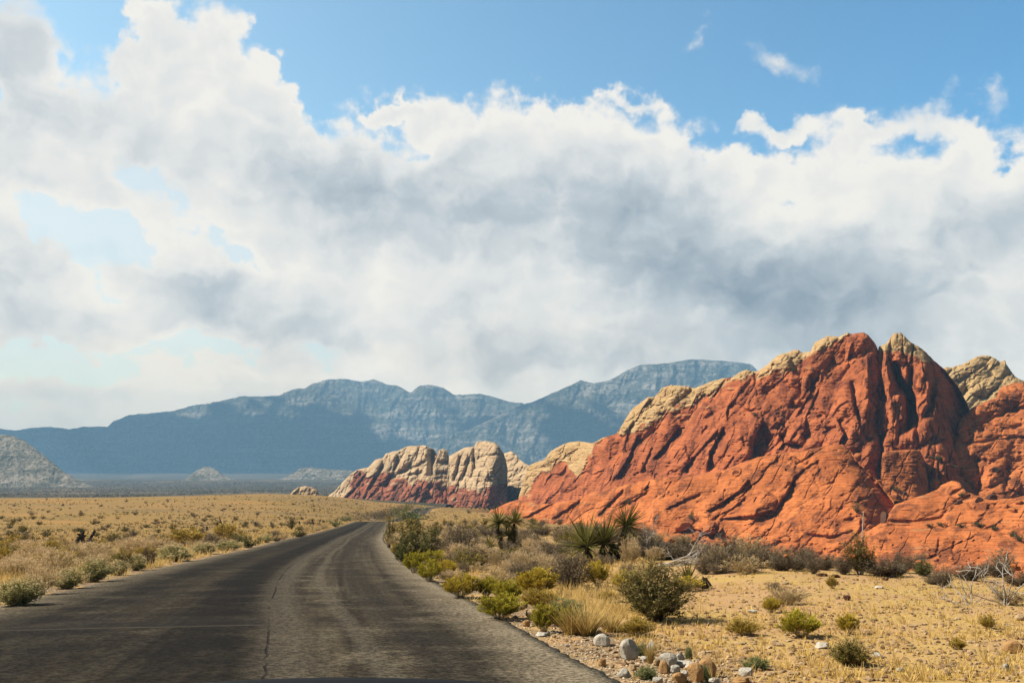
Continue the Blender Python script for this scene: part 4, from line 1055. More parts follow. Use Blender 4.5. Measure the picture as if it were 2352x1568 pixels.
# ------------------------------------------------------------------ haze
def haze_box():
    m = bpy.data.materials.new('haze'); m.use_nodes = True
    t = NT(m.node_tree); t.n.clear()
    out = t.new('ShaderNodeOutputMaterial')
    v = t.new('ShaderNodeVolumePrincipled')
    v.inputs['Color'].default_value = (0.33, 0.64, 0.99, 1)
    v.inputs['Density'].default_value = HAZE_D
    t.l.new(v.outputs[0], out.inputs['Volume'])
    me = bpy.data.meshes.new('haze')
    x, y0, y1, z0, z1 = HAZE_R, -HAZE_R, HAZE_R, -60, HAZE_TOP
    vs = [(a, b_, c) for c in (z0, z1) for a, b_ in ((-x, y0), (x, y0), (x, y1), (-x, y1))]
    me.from_pydata(vs, [], [(3, 2, 1, 0), (4, 5, 6, 7), (0, 1, 5, 4), (1, 2, 6, 5), (2, 3, 7, 6), (3, 0, 4, 7)])
    me.materials.append(m)
    m.cycles.volume_sampling = 'DISTANCE'
    link('haze', me, kind='stuff')
haze_box()

# ------------------------------------------------------------------ plants
def unit(v): return v / np.maximum(np.linalg.norm(v, axis=-1, keepdims=True), 1e-9)
def tubes(P, r, sides=3):
    """P (N, n, 3) polylines, r (N, n) radii -> verts, faces"""
    N, n, _ = P.shape
    T = np.gradient(P, axis=1); T = unit(T)
    ref = np.where(np.abs(T[..., 2:3]) > 0.9, np.array([1.0, 0, 0]), np.array([0, 0, 1.0]))
    A = unit(np.cross(T, ref)); Bv = np.cross(T, A)
    an = np.arange(sides) / sides * 2 * math.pi
    V = P[:, :, None] + r[:, :, None, None] * (A[:, :, None] * np.cos(an)[:, None] + Bv[:, :, None] * np.sin(an)[:, None])
    idx = np.arange(N * n * sides).reshape(N, n, sides)
    nx_ = np.roll(idx, -1, axis=2)
    Fq = np.stack([idx[:, :-1], nx_[:, :-1], nx_[:, 1:], idx[:, 1:]], -1).reshape(-1, 4)
    return V.reshape(-1, 3), Fq
def leaf_quads(C, D, l, w, rng):
    """rhombic leaves at C pointing along D"""
    N = len(C)
    D = unit(D); S = unit(np.cross(D, rng.normal(0, 1, (N, 3))))
    l = np.broadcast_to(l, N)[:, None]; w = np.broadcast_to(w, N)[:, None]
    V = np.stack([C, C + D * l * .5 + S * w * .5, C + D * l, C + D * l * .5 - S * w * .5], 1)
    return V.reshape(-1, 3), np.arange(N * 4).reshape(N, 4)
def plant_mat(name, lo, hi, tip=None, tip0=0.75, trans=0.25, rough=0.8):
    m = bpy.data.materials.new(name); m.use_nodes = True
    t = NT(m.node_tree); t.n.clear()
    out = t.new('ShaderNodeOutputMaterial')
    oi = t.new('ShaderNodeObjectInfo').outputs['Random']
    f = t.math('ADD', t.math('MULTIPLY', t.attr('rnd'), 0.75), t.math('MULTIPLY', oi, 0.3), clamp=True)
    c = t.mix(f, lo, hi)
    if tip: c = t.mix(t.maprange(t.attr('tip'), tip0, 1.0), c, tip)
    d = t.new('ShaderNodeBsdfDiffuse'); t.put(d.inputs['Color'], c)
    tr = t.new('ShaderNodeBsdfTranslucent'); t.put(tr.inputs['Color'], c)
    mx = t.new('ShaderNodeMixShader'); mx.inputs[0].default_value = trans
    t.l.new(d.outputs[0], mx.inputs[1]); t.l.new(tr.outputs[0], mx.inputs[2]); t.l.new(mx.outputs[0], out.inputs['Surface'])
    return m
M_STEM = plant_mat('dry_stem', (0.14, 0.10, 0.065), (0.30, 0.23, 0.15), trans=0)
M_STEM_D = plant_mat('dark_stem', (0.07, 0.05, 0.035), (0.15, 0.11, 0.08), trans=0)
M_STEM_S = plant_mat('straw_stem', (0.34, 0.23, 0.10), (0.50, 0.36, 0.17), trans=0.1)
M_DEAD = plant_mat('bleached_wood', (0.26, 0.23, 0.20), (0.50, 0.46, 0.41), trans=0)
M_CHAR = plant_mat('charred_wood', (0.022, 0.018, 0.016), (0.07, 0.055, 0.045), trans=0)
PM = {
    'rabbit': plant_mat('rabbitbrush_leaf', (0.30, 0.215, 0.030), (0.52, 0.39, 0.055), (0.58, 0.43, 0.06), .6),
    'rabbitgreen': plant_mat('green_rabbitbrush_leaf', (0.23, 0.205, 0.026), (0.43, 0.37, 0.045), (0.50, 0.42, 0.05), .65),
    'gold': plant_mat('golden_bush_leaf', (0.26, 0.18, 0.035), (0.46, 0.32, 0.06), (0.52, 0.37, 0.08), .75),
    'grey': plant_mat('blackbrush_twig', (0.125, 0.095, 0.065), (0.27, 0.215, 0.15), (0.34, 0.27, 0.18), .85, .15),
    'darkgrey': plant_mat('dark_scrub_twig', (0.095, 0.070, 0.045), (0.22, 0.17, 0.11), (0.27, 0.21, 0.14), .85, .15),
    'tan': plant_mat('straw_bush', (0.34, 0.245, 0.125), (0.54, 0.405, 0.22), (0.60, 0.45, 0.25), .7),
    'sage': plant_mat('saltbush_leaf', (0.30, 0.275, 0.105), (0.56, 0.51, 0.24), (0.68, 0.53, 0.29), .80, .35),
    'seed': plant_mat('saltbush_seed', (0.40, 0.30, 0.155), (0.64, 0.48, 0.26), (0.72, 0.53, 0.31), .6, .35),
    'creosote': plant_mat('creosote_leaf', (0.080, 0.070, 0.022), (0.21, 0.18, 0.058), (0.29, 0.235, 0.09), .8),
    'olive': plant_mat('olive_leaf', (0.135, 0.108, 0.030), (0.30, 0.24, 0.068), (0.35, 0.275, 0.08), .85),
    'green': plant_mat('green_bush_leaf', (0.105, 0.135, 0.050), (0.25, 0.285, 0.11), (0.30, 0.32, 0.13), .85),
    'dkgreen': plant_mat('dark_green_leaf', (0.080, 0.082, 0.028), (0.20, 0.195, 0.07), (0.25, 0.23, 0.09), .85),
    'straw': plant_mat('straw_grass', (0.40, 0.27, 0.085), (0.60, 0.42, 0.15), (0.64, 0.46, 0.19), .6, .35),
}
STEM_OF = {'rabbit': M_STEM_S, 'rabbitgreen': M_STEM_S, 'gold': M_STEM_S, 'grey': M_STEM, 'darkgrey': M_STEM_D, 'tan': M_STEM_S, 'sage': M_STEM_S, 'seed': M_STEM_S, 'creosote': M_STEM_D, 'olive': M_STEM_D, 'green': M_STEM, 'dkgreen': M_STEM_D, 'straw': M_STEM_S}
# stems, twigs per stem, leaves per twig, spread deg, leaf length, width, first leaf height, twig length, stem radius, alignment to stem, ball (fills a dome)
FORM = {
    'rabbit':   (80, 10, 8, 66, .085, .018, .34, .13, .0040, .70),
    'rabbitgreen': (80, 10, 8, 66, .085, .018, .34, .13, .0040, .70),
    'gold':     (75, 9, 8, 68, .085, .018, .28, .15, .0040, .65),
    'grey':     (85, 11, 6, 78, .060, .013, .10, .18, .0045, .35),
    'darkgrey': (85, 12, 7, 78, .060, .014, .08, .18, .0050, .35),
    'tan':      (70, 8, 6, 72, .085, .012, .20, .16, .0035, .65),
    'sage':     (75, 11, 8, 78, .055, .028, .08, .16, .0040, .25),
    'seed':     (80, 8, 6, 74, .085, .012, .25, .20, .0030, .60),
    'creosote': (70, 10, 9, 74, .050, .017, .10, .20, .0060, .32),
    'olive':    (70, 11, 8, 76, .050, .024, .10, .17, .0050, .25),
    'green':    (70, 11, 9, 76, .052, .022, .10, .17, .0050, .30),
    'dkgreen':  (75, 11, 9, 80, .050, .024, .04, .16, .0050, .20),
    'straw':    (120, 0, 0, 40, .0, .0, .0, .0, .0, 1),
}
def plant_arrays(kind, seed, lod=1.0):
    ns, ntw, nlf, spread, ll, lw, t0, tl, sr, al = FORM[kind]
    rng = np.random.default_rng(seed)
    ns = max(8, int(ns * (lod ** .5)))
    k = 1 / lod ** .25
    ph = rng.uniform(0, 2 * math.pi, ns)
    amax = R(spread * 1.55)
    al_ = np.arccos(1 - rng.uniform(0, 1, ns) * (1 - math.cos(amax)))
    L = rng.uniform(.70, 1.0, ns) * (1 + .17 * np.sin(ph * 2 + seed) + .10 * np.sin(ph * 5 + 2 * seed))
    if kind == 'creosote': L = L * rng.uniform(.72, 1.12, ns)
    E = np.stack([.5 * np.sin(al_) * np.cos(ph) * L, .5 * np.sin(al_) * np.sin(ph) * L, np.maximum((.5 + .5 * np.cos(al_)) * (.55 + .45 * L), .07)], -1)
    base = np.stack([np.cos(ph), np.sin(ph), 0 * ph], -1) * (rng.uniform(0, .09, ns))[:, None]
    C = E * .5 + np.array([0, 0, .10]) * rng.uniform(.3, 1.2, (ns, 1)) + rng.normal(0, .035, (ns, 3))
    tt = np.linspace(0, 1, 6)[None, :, None]
    P = base[:, None] * (1 - tt) ** 2 + 2 * C[:, None] * tt * (1 - tt) + E[:, None] * tt ** 2
    P = P + rng.normal(0, .008, P.shape) * tt
    rad = sr * k * np.linspace(1, .35, 6)[None] * rng.uniform(.6, 1.4, (ns, 1))
    SV, SF = tubes(P, rad)
    srnd = np.repeat(rng.uniform(0, 1, ns), 18)
    # twigs
    M = ns * ntw
    si = np.repeat(np.arange(ns), ntw)
    tv = rng.uniform(t0, 1.0, M) ** .8
    b_, c_, e_ = base[si], C[si], E[si]
    t_ = tv[:, None]
    TP = b_ * (1 - t_) ** 2 + 2 * c_ * t_ * (1 - t_) + e_ * t_ ** 2
    TD = unit(2 * (1 - t_) * (c_ - b_) + 2 * t_ * (e_ - c_))
    tdir = unit(TD * al + rng.normal(0, .6, (M, 3)) * (1 - al * .6) + np.array([0, 0, .22]) + unit(TP + 1e-6) * .25)
    tlen = tl * rng.uniform(.5, 1.2, M)
    tw = np.stack([TP, TP + tdir * tlen[:, None] * .5 + rng.normal(0, .012, (M, 3)), TP + tdir * tlen[:, None]], 1)
    TV, TF = tubes(tw, np.broadcast_to(sr * .45 * k * np.array([1, .7, .4]), (M, 3)).copy())
    # leaves
    nl = max(2, int(round(nlf * lod ** .5)))
    li = np.repeat(np.arange(M), nl)
    lt = rng.uniform(.1, 1.05, len(li))
    LC = tw[li, 0] + tdir[li] * (tlen[li] * lt)[:, None] + rng.normal(0, .012, (len(li), 3))
    LD = tdir[li] * (al + .25) + rng.normal(0, .75, (len(li), 3)) * (1.05 - al) + np.array([0, 0, .15])
    LV, LF = leaf_quads(LC, LD, ll * k * rng.uniform(.6, 1.3, len(li)), lw * k * rng.uniform(.7, 1.3, len(li)), rng)
    keep_h = np.clip(LC[:, 2], 0, 1)
    lrnd = np.repeat(np.clip(rng.uniform(0, 1, M)[li] * .6 + rng.uniform(0, 1, len(li)) * .4, 0, 1), 4)
    ltip = np.repeat(np.clip(np.linalg.norm(LC * np.array([1.6, 1.6, 1]), axis=1), 0, 1.2), 4)
    LV[:, 2] = np.maximum(LV[:, 2], 0.004)
    stems = (np.concatenate([SV, TV]), np.concatenate([SF, TF + len(SV)]), np.concatenate([srnd, np.repeat(rng.uniform(0, 1, M), 9)]))
    return stems, (LV, LF, lrnd, ltip)
def grass_arrays(seed, n=120, spread=38, curl=.5):
    rng = np.random.default_rng(seed)
    ph = rng.uniform(0, 2 * math.pi, n); th = R(spread) * np.sqrt(rng.uniform(0, 1, n)); L = rng.uniform(.55, 1.05, n)
    base = np.stack([np.cos(ph), np.sin(ph), 0 * ph], -1) * rng.uniform(0, .14, (n, 1))
    D = np.stack([np.sin(th) * np.cos(ph), np.sin(th) * np.sin(ph), np.cos(th)], -1)
    S = np.stack([-np.sin(ph), np.cos(ph), 0 * ph], -1)
    S = unit(S + rng.normal(0, .5, S.shape))
    rows = []
    for t in (0, .4, .75, 1):
        c = base + D * (L * t)[:, None] + np.stack([np.cos(ph), np.sin(ph), 0 * ph], -1) * (curl * .35 * t * t * L)[:, None] - np.array([0, 0, curl * .22]) * (t * t * L)[:, None]
        w = (.013 * (1 - t) + .002)
        rows += [c - S * w, c + S * w]
    V = np.stack(rows, 1)
    idx = np.arange(n * 8).reshape(n, 8)
    Fq = np.concatenate([idx[:, [0, 1, 3, 2]], idx[:, [2, 3, 5, 4]], idx[:, [4, 5, 7, 6]]])
    return V.reshape(-1, 3), Fq, np.repeat(rng.uniform(0, 1, n), 8), np.tile(np.repeat([0, .4, .75, 1], 2), n)
_cache = {}
def plant_meshes(kind, var, lod):
    key = (kind, var, lod)
    if key not in _cache:
        if kind == 'straw':
            V, Fq, r_, tp = grass_arrays(900 + var, int(150 * lod ** .5))
            me = raw_mesh('dry_grass', V, Fq, PM['straw']); add_attr(me, 'rnd', r_); add_attr(me, 'tip', tp)
            _cache[key] = (None, me)
        else:
            st, lf = plant_arrays(kind, 100 * (list(FORM).index(kind) + 1) + var, lod)
            ms = raw_mesh('stems', st[0], st[1], STEM_OF[kind]); add_attr(ms, 'rnd', st[2])
            ml = raw_mesh('foliage', lf[0], lf[1], PM[kind], smooth=False); add_attr(ml, 'rnd', lf[2]); add_attr(ml, 'tip', lf[3])
            if lod < .25:                       # far copies: stems and foliage in one mesh
                V = np.concatenate([lf[0], st[0]]); Fq = np.concatenate([lf[1], st[1] + len(lf[0])])
                mm = raw_mesh('bush', V, Fq, [PM[kind], STEM_OF[kind]], np.concatenate([np.zeros(len(lf[1])), np.ones(len(st[1]))]), smooth=False)
                add_attr(mm, 'rnd', np.concatenate([lf[2], st[2]])); add_attr(mm, 'tip', np.concatenate([lf[3], 0 * st[2]]))
                _cache[key] = (None, mm)
            else:
                _cache[key] = (ms, ml)
    return _cache[key]
NAME = {'rabbit': ('rabbitbrush', 'bush'), 'rabbitgreen': ('rabbitbrush', 'bush'), 'gold': ('golden_bush', 'bush'), 'grey': ('grey_bush', 'bush'), 'darkgrey': ('grey_bush', 'bush'), 'tan': ('straw_bush', 'bush'), 'sage': ('saltbush', 'bush'),
        'seed': ('seeding_bush', 'bush'), 'creosote': ('creosote_bush', 'bush'), 'olive': ('olive_bush', 'bush'), 'green': ('green_bush', 'bush'), 'dkgreen': ('dark_green_bush', 'bush'), 'straw': ('grass_tuft', 'grass tuft')}
_rs = random.Random(5)
def put_plant(kind, x, y, w, h, label, group=None, lod=None, yaw=None, lean=0.0, z=None):
    d = math.hypot(x, y)
    lod = lod if lod is not None else (1.6 if d < 20 else 0.8 if d < 60 else 0.22 if d < 140 else 0.10)
    ms, ml = plant_meshes(kind, _rs.randrange(3), lod)
    nm, cat = NAME[kind]
    z = float(ground_z(x, y)) if z is None else z
    yaw = _rs.uniform(0, 6.28) if yaw is None else yaw
    if ms is None:
        o = bpy.data.objects.new(nm, ml); COL.objects.link(o)
    else:
        o = bpy.data.objects.new(nm, None); COL.objects.link(o); o.empty_display_size = .1
        for pn, me in (('stems', ms), ('foliage', ml)):
            c = bpy.data.objects.new(pn, me); COL.objects.link(c); c.parent = o
    o.location = (x, y, z - 0.02); o.rotation_euler = (lean * .3, lean, yaw); o.scale = (w, w, h)
    tag(o, label, cat, group)
    return o
Z1 = lambda x, y: (871.1 + .15432 * x, 1143.3 + .15432 * y)
Z2 = lambda x, y: (1215.9 + .1929 * x, 1152.4 + .1929 * y)
Z3 = lambda x, y: (1088.9 + .24691 * x, 1343.0 + .24691 * y)
Z4 = lambda x, y: (1860.2 + .2091 * x, 1152.4 + .2091 * y)
Z5 = lambda x, y: (.21605 * x, 1116.1 + .21605 * y)
Z6 = lambda x, y: (363.0 + .23148 * x, 1116.1 + .23148 * y)
K3 = lambda x, y: (1542.6 + .3441 * x, 1179.6 + .3441 * y)
ZS = {Z1: .15432, Z2: .1929, Z3: .24691, Z4: .2091, Z5: .21605, Z6: .23148, K3: .3441}
def spot(Zf, x, y, w, h, Y=None):
    px, py = Zf(x, y)
    if Y is None:
        gx, gy, gz = ground_hit(px, py)
        gx, gy, gz = float(gx[0]), float(gy[0]), float(gz[0])
    else:
        gx = float(ray(px, py)[0]) * Y; gy = Y
    s = ZS[Zf] * gy / F
    return gx, gy, w * s, h * s
def plants(Zf, rows, group=None, grow=(1.32, 1.26)):
    for r in rows:
        kind, x, y, w, h, label = r[:6]
        Y = r[6] if len(r) > 6 else None
        gx, gy, ww, hh = spot(Zf, x, y, w, h, Y)
        if not np.isfinite(gx): print('no ground for', label); continue
        gy2 = gy + (0.25 * ww if gy < 60 else 0)          # the base row is the near edge of the bush
        put_plant(kind, gx * gy2 / gy, gy2, ww * grow[0], hh * grow[1], label, group)

# ---- bushes right of the road, from the bend towards the camera
plants(Z1, [
    ('green', 480, 440, 440, 270, 'tallest bright green bush standing at the bend, where the road goes out of sight'),
    ('olive', 430, 640, 480, 250, 'broad olive brown bush in front of the tall green bush at the bend'),
    ('olive', 150, 740, 150, 380, 'slim olive bush leaning over the asphalt at the bend'),
    ('tan', 285, 765, 270, 210, 'straw coloured bush between olive and dark green bushes on the road edge'),
    ('gold', 260, 860, 130, 150, 'small ochre tuft squeezed between the straw bush and the dark green bush'),
    ('dkgreen', 760, 880, 300, 360, 'rounded dark green bush behind the yellow rabbitbrush clump'),
    ('dkgreen', 430, 1000, 400, 400, 'low spreading dark green bush touching the pale shoulder'),
    ('rabbitgreen', 800, 1010, 320, 180, 'bright yellow rabbitbrush just below the rounded dark green bush'),
    ('rabbitgreen', 520, 1125, 260, 250, 'yellow green rabbitbrush at the road edge beside the low dark green bush'),
    ('rabbitgreen', 745, 1255, 300, 260, 'rabbitbrush with bare straw stems and a green crown at the shoulder'),
    ('rabbit', 1010, 1165, 250, 190, 'faded yellow rabbitbrush with straw stems beside the narrow grey bush'),
    ('tan', 960, 1010, 330, 140, 'wide straw bush spread behind the yellow rabbitbrush'),
    ('grey', 1130, 915, 560, 400, 'large open grey shrub with bare crooked stems behind the yellow clump'),
    ('darkgrey', 1500, 1005, 470, 230, 'dense dark grey bush in front of the twin yucca'),
    ('grey', 1255, 1165, 140, 200, 'narrow upright grey bush among the pale grass'),
    ('grey', 1920, 1060, 340, 190, 'pale grey bush below the twin yucca trunks'),
    ('darkgrey', 2210, 1060, 290, 240, 'dark compact bush to the side of the pale grey bush'),
    ('tan', 1740, 1335, 450, 230, 'straw topped bush with dark stems above the golden rabbitbrush'),
    ('tan', 1960, 1155, 320, 150, 'soft tan bush behind the straw topped bush'),
    ('tan', 1480, 1110, 330, 130, 'thin pale grassy bush between two grey bushes'),
    ('rabbit', 1210, 1500, 430, 290, 'golden rabbitbrush overhanging the gravel, with a ragged outline'),
    ('rabbitgreen', 1590, 1480, 280, 240, 'rabbitbrush with a small green crown between two golden ones'),
    ('rabbitgreen', 1910, 1565, 340, 270, 'rounded green rabbitbrush beside the first pale boulders'),
    ('seed', 1080, 1260, 330, 150, 'low pale grass bush behind the gravel strip'),
    ('olive', 870, 350, 200, 150, 'brown green bush on the sandy rise past the bend', 95),
    ('olive', 1230, 330, 130, 110, 'dark leafy bush on the sandy rise above the open grey shrub', 100),
    ('olive', 975, 215, 80, 80, 'small dark bush alone on the slope under the banded outcrop', 150),
    ('olive', 1080, 260, 120, 80, 'low olive bush under the crest of the sandy rise', 130),
    ('green', 180, 190, 90, 46, 'small green bush on the pale slope beside the far stretch of road', 330),
])
plants(Z2, [
    ('rabbit', 80, 1135, 400, 260, 'wide yellow rabbitbrush behind the orange grass clump'),
    ('darkgrey', 490, 1040, 400, 350, 'tall grey bush with tangled twigs in front of the big yucca'),
    ('grey', 250, 720, 370, 200, 'tan grey bush at the side of the big yucca'),
    ('rabbit', 810, 1015, 240, 240, 'upright yellow rabbitbrush in the open below the big yucca'),
    ('grey', 845, 765, 130, 110, 'small grey bush at the foot of the big yucca trunk'),
    ('grey', 960, 765, 100, 120, 'little grey bush between the two dark yucca trunks'),
    ('tan', 1190, 770, 210, 290, 'pale straw bush against the dark yucca trunk'),
    ('grey', 1160, 880, 180, 130, 'low grey bush below the pale straw bush'),
    ('tan', 1335, 930, 230, 150, 'pale twiggy bush just behind the big creosote'),
    ('rabbit', 1150, 1065, 290, 190, 'flat topped rabbitbrush touching the big creosote bush'),
    ('darkgrey', 1620, 690, 420, 150, 'dark grey brush under the bleached fallen branches'),
    ('grey', 1990, 670, 360, 130, 'wide grey bush behind the fallen branches'),
    ('darkgrey', 2090, 865, 190, 175, 'round dark bush at the end of the fallen branches'),
    ('tan', 2245, 845, 180, 250, 'bush with a pale straw crown and dark foot beyond the fallen branches'),
    ('rabbit', 1900, 1060, 290, 130, 'low yellow bush around the small spiky yucca'),
    ('green', 380, 1480, 360, 260, 'grey green leafy bush behind the golden grass at the verge'),
    ('rabbitgreen', 180, 1560, 220, 270, 'olive yellow bush next to the flat white stones'),
    ('rabbitgreen', 440, 1565, 260, 240, 'greenish bush between the flat white stones and the golden grass'),
    ('gold', 120, 1275, 320, 190, 'orange gold tuft behind the first pale boulders'),
    ('gold', 930, 1190, 200, 100, 'small gold tuft on bare sand in front of the yellow rabbitbrush'),
    ('grey', 1420, 690, 300, 180, 'grey twiggy brush at the root of the dead shrub'),
    ('grey', 400, 420, 300, 120, 'brown brush on the rise above the tan grey bush', 70),
])
plants(Z2, [('creosote', 1500, 1440, 760, 560, 'largest creosote bush, dark and fan shaped, standing on the open sand')])
plants(Z3, [
    ('rabbitgreen', 240, 330, 320, 190, 'yellow green rabbitbrush at the asphalt beside the leaning tan boulder'),
    ('straw', 1050, 480, 330, 330, 'tall golden grass clump at the verge'),
    ('straw', 900, 470, 240, 260, 'golden grass mixed with the greenish bush'),
    ('straw', 1270, 440, 220, 200, 'thin golden grass behind the pale square block'),
    ('straw', 1640, 730, 110, 240, 'dry grass stalk clump beside the rough grey boulder'),
    ('green', 1600, 880, 170, 110, 'sprig of green weed among the gravel and white stones'),
    ('green', 1560, 660, 110, 100, 'dark green sprig in the lee of the rough grey boulder'),
    ('green', 1995, 690, 60, 100, 'thin green stem behind the heap of stones'),
    ('green', 2150, 890, 90, 120, 'green weed in front of the big tan boulder'),
    ('gold', 1520, 480, 250, 130, 'yellow weed low on the sand by the creosote foot'),
])
plants(K3, [
    ('rabbitgreen', 860, 832, 215, 140, 'vivid yellow green rabbitbrush alone on the open sand'),
    ('rabbit', 1185, 805, 110, 105, 'pale yellow sprig beside the vivid rabbitbrush on open sand'),
    ('olive', 1195, 1025, 195, 150, 'brown olive bush closest to the bottom edge on open sand'),
    ('tan', 770, 610, 200, 95, 'straw bush in the middle of the sandy flat'),
    ('rabbit', 670, 662, 90, 80, 'small faded yellow tuft by the straw bush on the flat'),
    ('grey', 690, 515, 90, 50, 'little grey bush on the flat near the crest'),
    ('gold', 480, 815, 160, 90, 'thin yellow tuft on the flat behind the white stones'),
    ('gold', 1910, 905, 90, 60, 'tiny yellow tuft in front of the tan boulder on the flat'),
    ('gold', 2110, 770, 70, 80, 'wispy tuft on the flat below the dead tree'),
    ('green', 560, 1040, 150, 70, 'low green weed by the stones at the bottom of the flat'),
    ('gold', 1072, 500, 60, 70, 'small upright yellow tuft near the two dark stones'),
    ('darkgrey', 320, 400, 120, 140, 'straw crowned bush next to the round dark bush at the crest'),
    ('tan', 480, 408, 200, 105, 'low tan bush on the crest under the orange cliff'),
    ('darkgrey', 670, 348, 190, 72, 'dark brush row start on the crest under the cliff'),
    ('darkgrey', 785, 350, 80, 55, 'small dark bush on the crest between two wider ones'),
    ('darkgrey', 950, 402, 64, 75, 'narrow dark bush just in front of the crest row'),
    ('grey', 880, 345, 110, 60, 'pale grey bush in the crest row'),
    ('darkgrey', 1150, 406, 100, 100, 'upright dark bush near the tall spindly tree'),
    ('grey', 1050, 360, 130, 70, 'grey bush in the crest row behind the upright dark bush'),
    ('darkgrey', 1400, 422, 220, 100, 'broad dark bush at the foot of the spindly tree'),
    ('grey', 1510, 420, 120, 80, 'pale twiggy end of the brush beside the broad dark bush'),
    ('dkgreen', 1690, 418, 110, 85, 'dark bristly bush standing alone on the crest'),
    ('darkgrey', 1742, 472, 90, 60, 'low dark bush in front of the bristly one'),
    ('grey', 1815, 492, 110, 130, 'wispy pale bush beside the low dark bush'),
    ('darkgrey', 1985, 445, 190, 90, 'dark bush at the foot of the bleached stump'),
    ('darkgrey', 2190, 425, 160, 80, 'dark bush behind the bare dead tree'),
    ('darkgrey', 2315, 485, 150, 80, 'dark bush at the edge beyond the dead tree'),
    ('tan', 2260, 612, 170, 80, 'dry twiggy nest of a bush at the foot of the dead tree'),
    ('creosote', 1262, 410, 165, 215, 'tall spindly leafy shrub standing on the crest before the dark cleft'),
])
# ---- bushes left of the road
plants(Z5, [
    ('sage', 190, 1285, 440, 310, 'largest grey green saltbush at the road edge beside the pale gravel'),
    ('seed', 430, 1160, 330, 290, 'pinkish seeding bush between two green saltbushes by the road'),
    ('sage', 710, 1095, 300, 210, 'grey green saltbush between the pinkish bush and the bright saltbush'),
    ('sage', 1000, 1020, 330, 250, 'bright green saltbush with a dark shadow on the asphalt'),
    ('sage', 1240, 950, 210, 160, 'pale little saltbush next to the bright green saltbush'),
    ('olive', 1300, 900, 260, 210, 'olive bush standing behind the pale little saltbush'),
    ('sage', 1450, 900, 200, 170, 'pale yellow saltbush in front of the brown roadside bush'),
    ('darkgrey', 1565, 865, 160, 210, 'brown bush at the end of the first roadside thicket'),
    ('seed', 600, 960, 420, 260, 'wide straw pink bush behind the pinkish seeding bush'),
    ('seed', 150, 1000, 420, 220, 'straw pink bush behind the largest saltbush'),
    ('seed', 1000, 800, 420, 190, 'straw haze of seed heads behind the bright green saltbush'),
    ('seed', 1420, 730, 380, 160, 'rosy straw bush behind the pale yellow saltbush'),
    ('seed', 300, 830, 300, 170, 'thin straw bush on the verge behind the first thicket'),
    ('sage', 1840, 800, 380, 170, 'broad pale saltbush opening the second roadside thicket'),
    ('sage', 2160, 725, 240, 120, 'flat pale saltbush behind the broad one in the second thicket'),
    ('gold', 1950, 640, 420, 155, 'large golden bush behind the second roadside thicket'),
    ('olive', 60, 780, 260, 170, 'dark bush cut by the edge of the picture on the plain'),
    ('green', 975, 665, 60, 62, 'small upright green shrub in front of the charred trunks'),
], None, (1.18, 1.06))
plants(Z6, [
    ('gold', 680, 560, 270, 160, 'orange gold bush behind the far part of the second thicket'),
    ('dkgreen', 900, 610, 220, 130, 'darkest bush of the left roadside row'),
    ('sage', 690, 640, 240, 100, 'pale saltbush beside the darkest roadside bush'),
    ('sage', 450, 675, 230, 110, 'pale saltbush midway in the second roadside thicket'),
    ('sage', 1070, 560, 150, 90, 'straw green bush just past the darkest roadside bush'),
    ('darkgrey', 1175, 548, 100, 70, 'small brown bush past the straw green one on the verge'),
    ('tan', 1245, 530, 110, 70, 'straw bush on the verge past the small brown one'),
    ('dkgreen', 1395, 505, 160, 70, 'dark green low bush at the asphalt before the road climbs'),
    ('tan', 1530, 455, 160, 60, 'straw bush following the dark green low bush'),
    ('tan', 1650, 432, 120, 56, 'second straw bush following the dark green low bush'),
    ('green', 1765, 405, 130, 72, 'green bush on the verge just before the road crest'),
    ('green', 1865, 350, 120, 52, 'greener bush topping the verge near the road crest'),
    ('tan', 1985, 332, 120, 36, 'pale bush beside the road crest'),
    ('tan', 2080, 332, 90, 32, 'last pale bush where the road tips over the crest'),
    ('creosote', 1322, 425, 130, 118, 'small dark tree-like shrub on the plain by the road'),
    ('olive', 1225, 352, 80, 30, 'flat dark bush beside the small tree-like shrub', 150),
    ('darkgrey', 1490, 382, 100, 48, 'dark round bush beside the charred leaning stub'),
    ('gold', 380, 455, 120, 45, 'low yellow bush behind the golden bush on the plain'),
    ('darkgrey', 1000, 410, 90, 36, 'dark low bush at the foot of a charred stub'),
    ('darkgrey', 915, 450, 46, 22, 'little brown mound on bright straw beside the road'),
    ('darkgrey', 1040, 448, 46, 22, 'second little brown mound on bright straw beside the road'),
], None, (1.18, 1.06))

KEEP = []
for zf, x, y, w in ((Z1, 1900, 780, 330), (Z2, 880, 715, 420), (Z2, 1650, 740, 480), (Z2, 1890, 1000, 150)):
    kx, ky, _, _ = spot(zf, x, y, 1, 1)
    KEEP.append((kx / ky, w * ZS[zf] / F, ky))
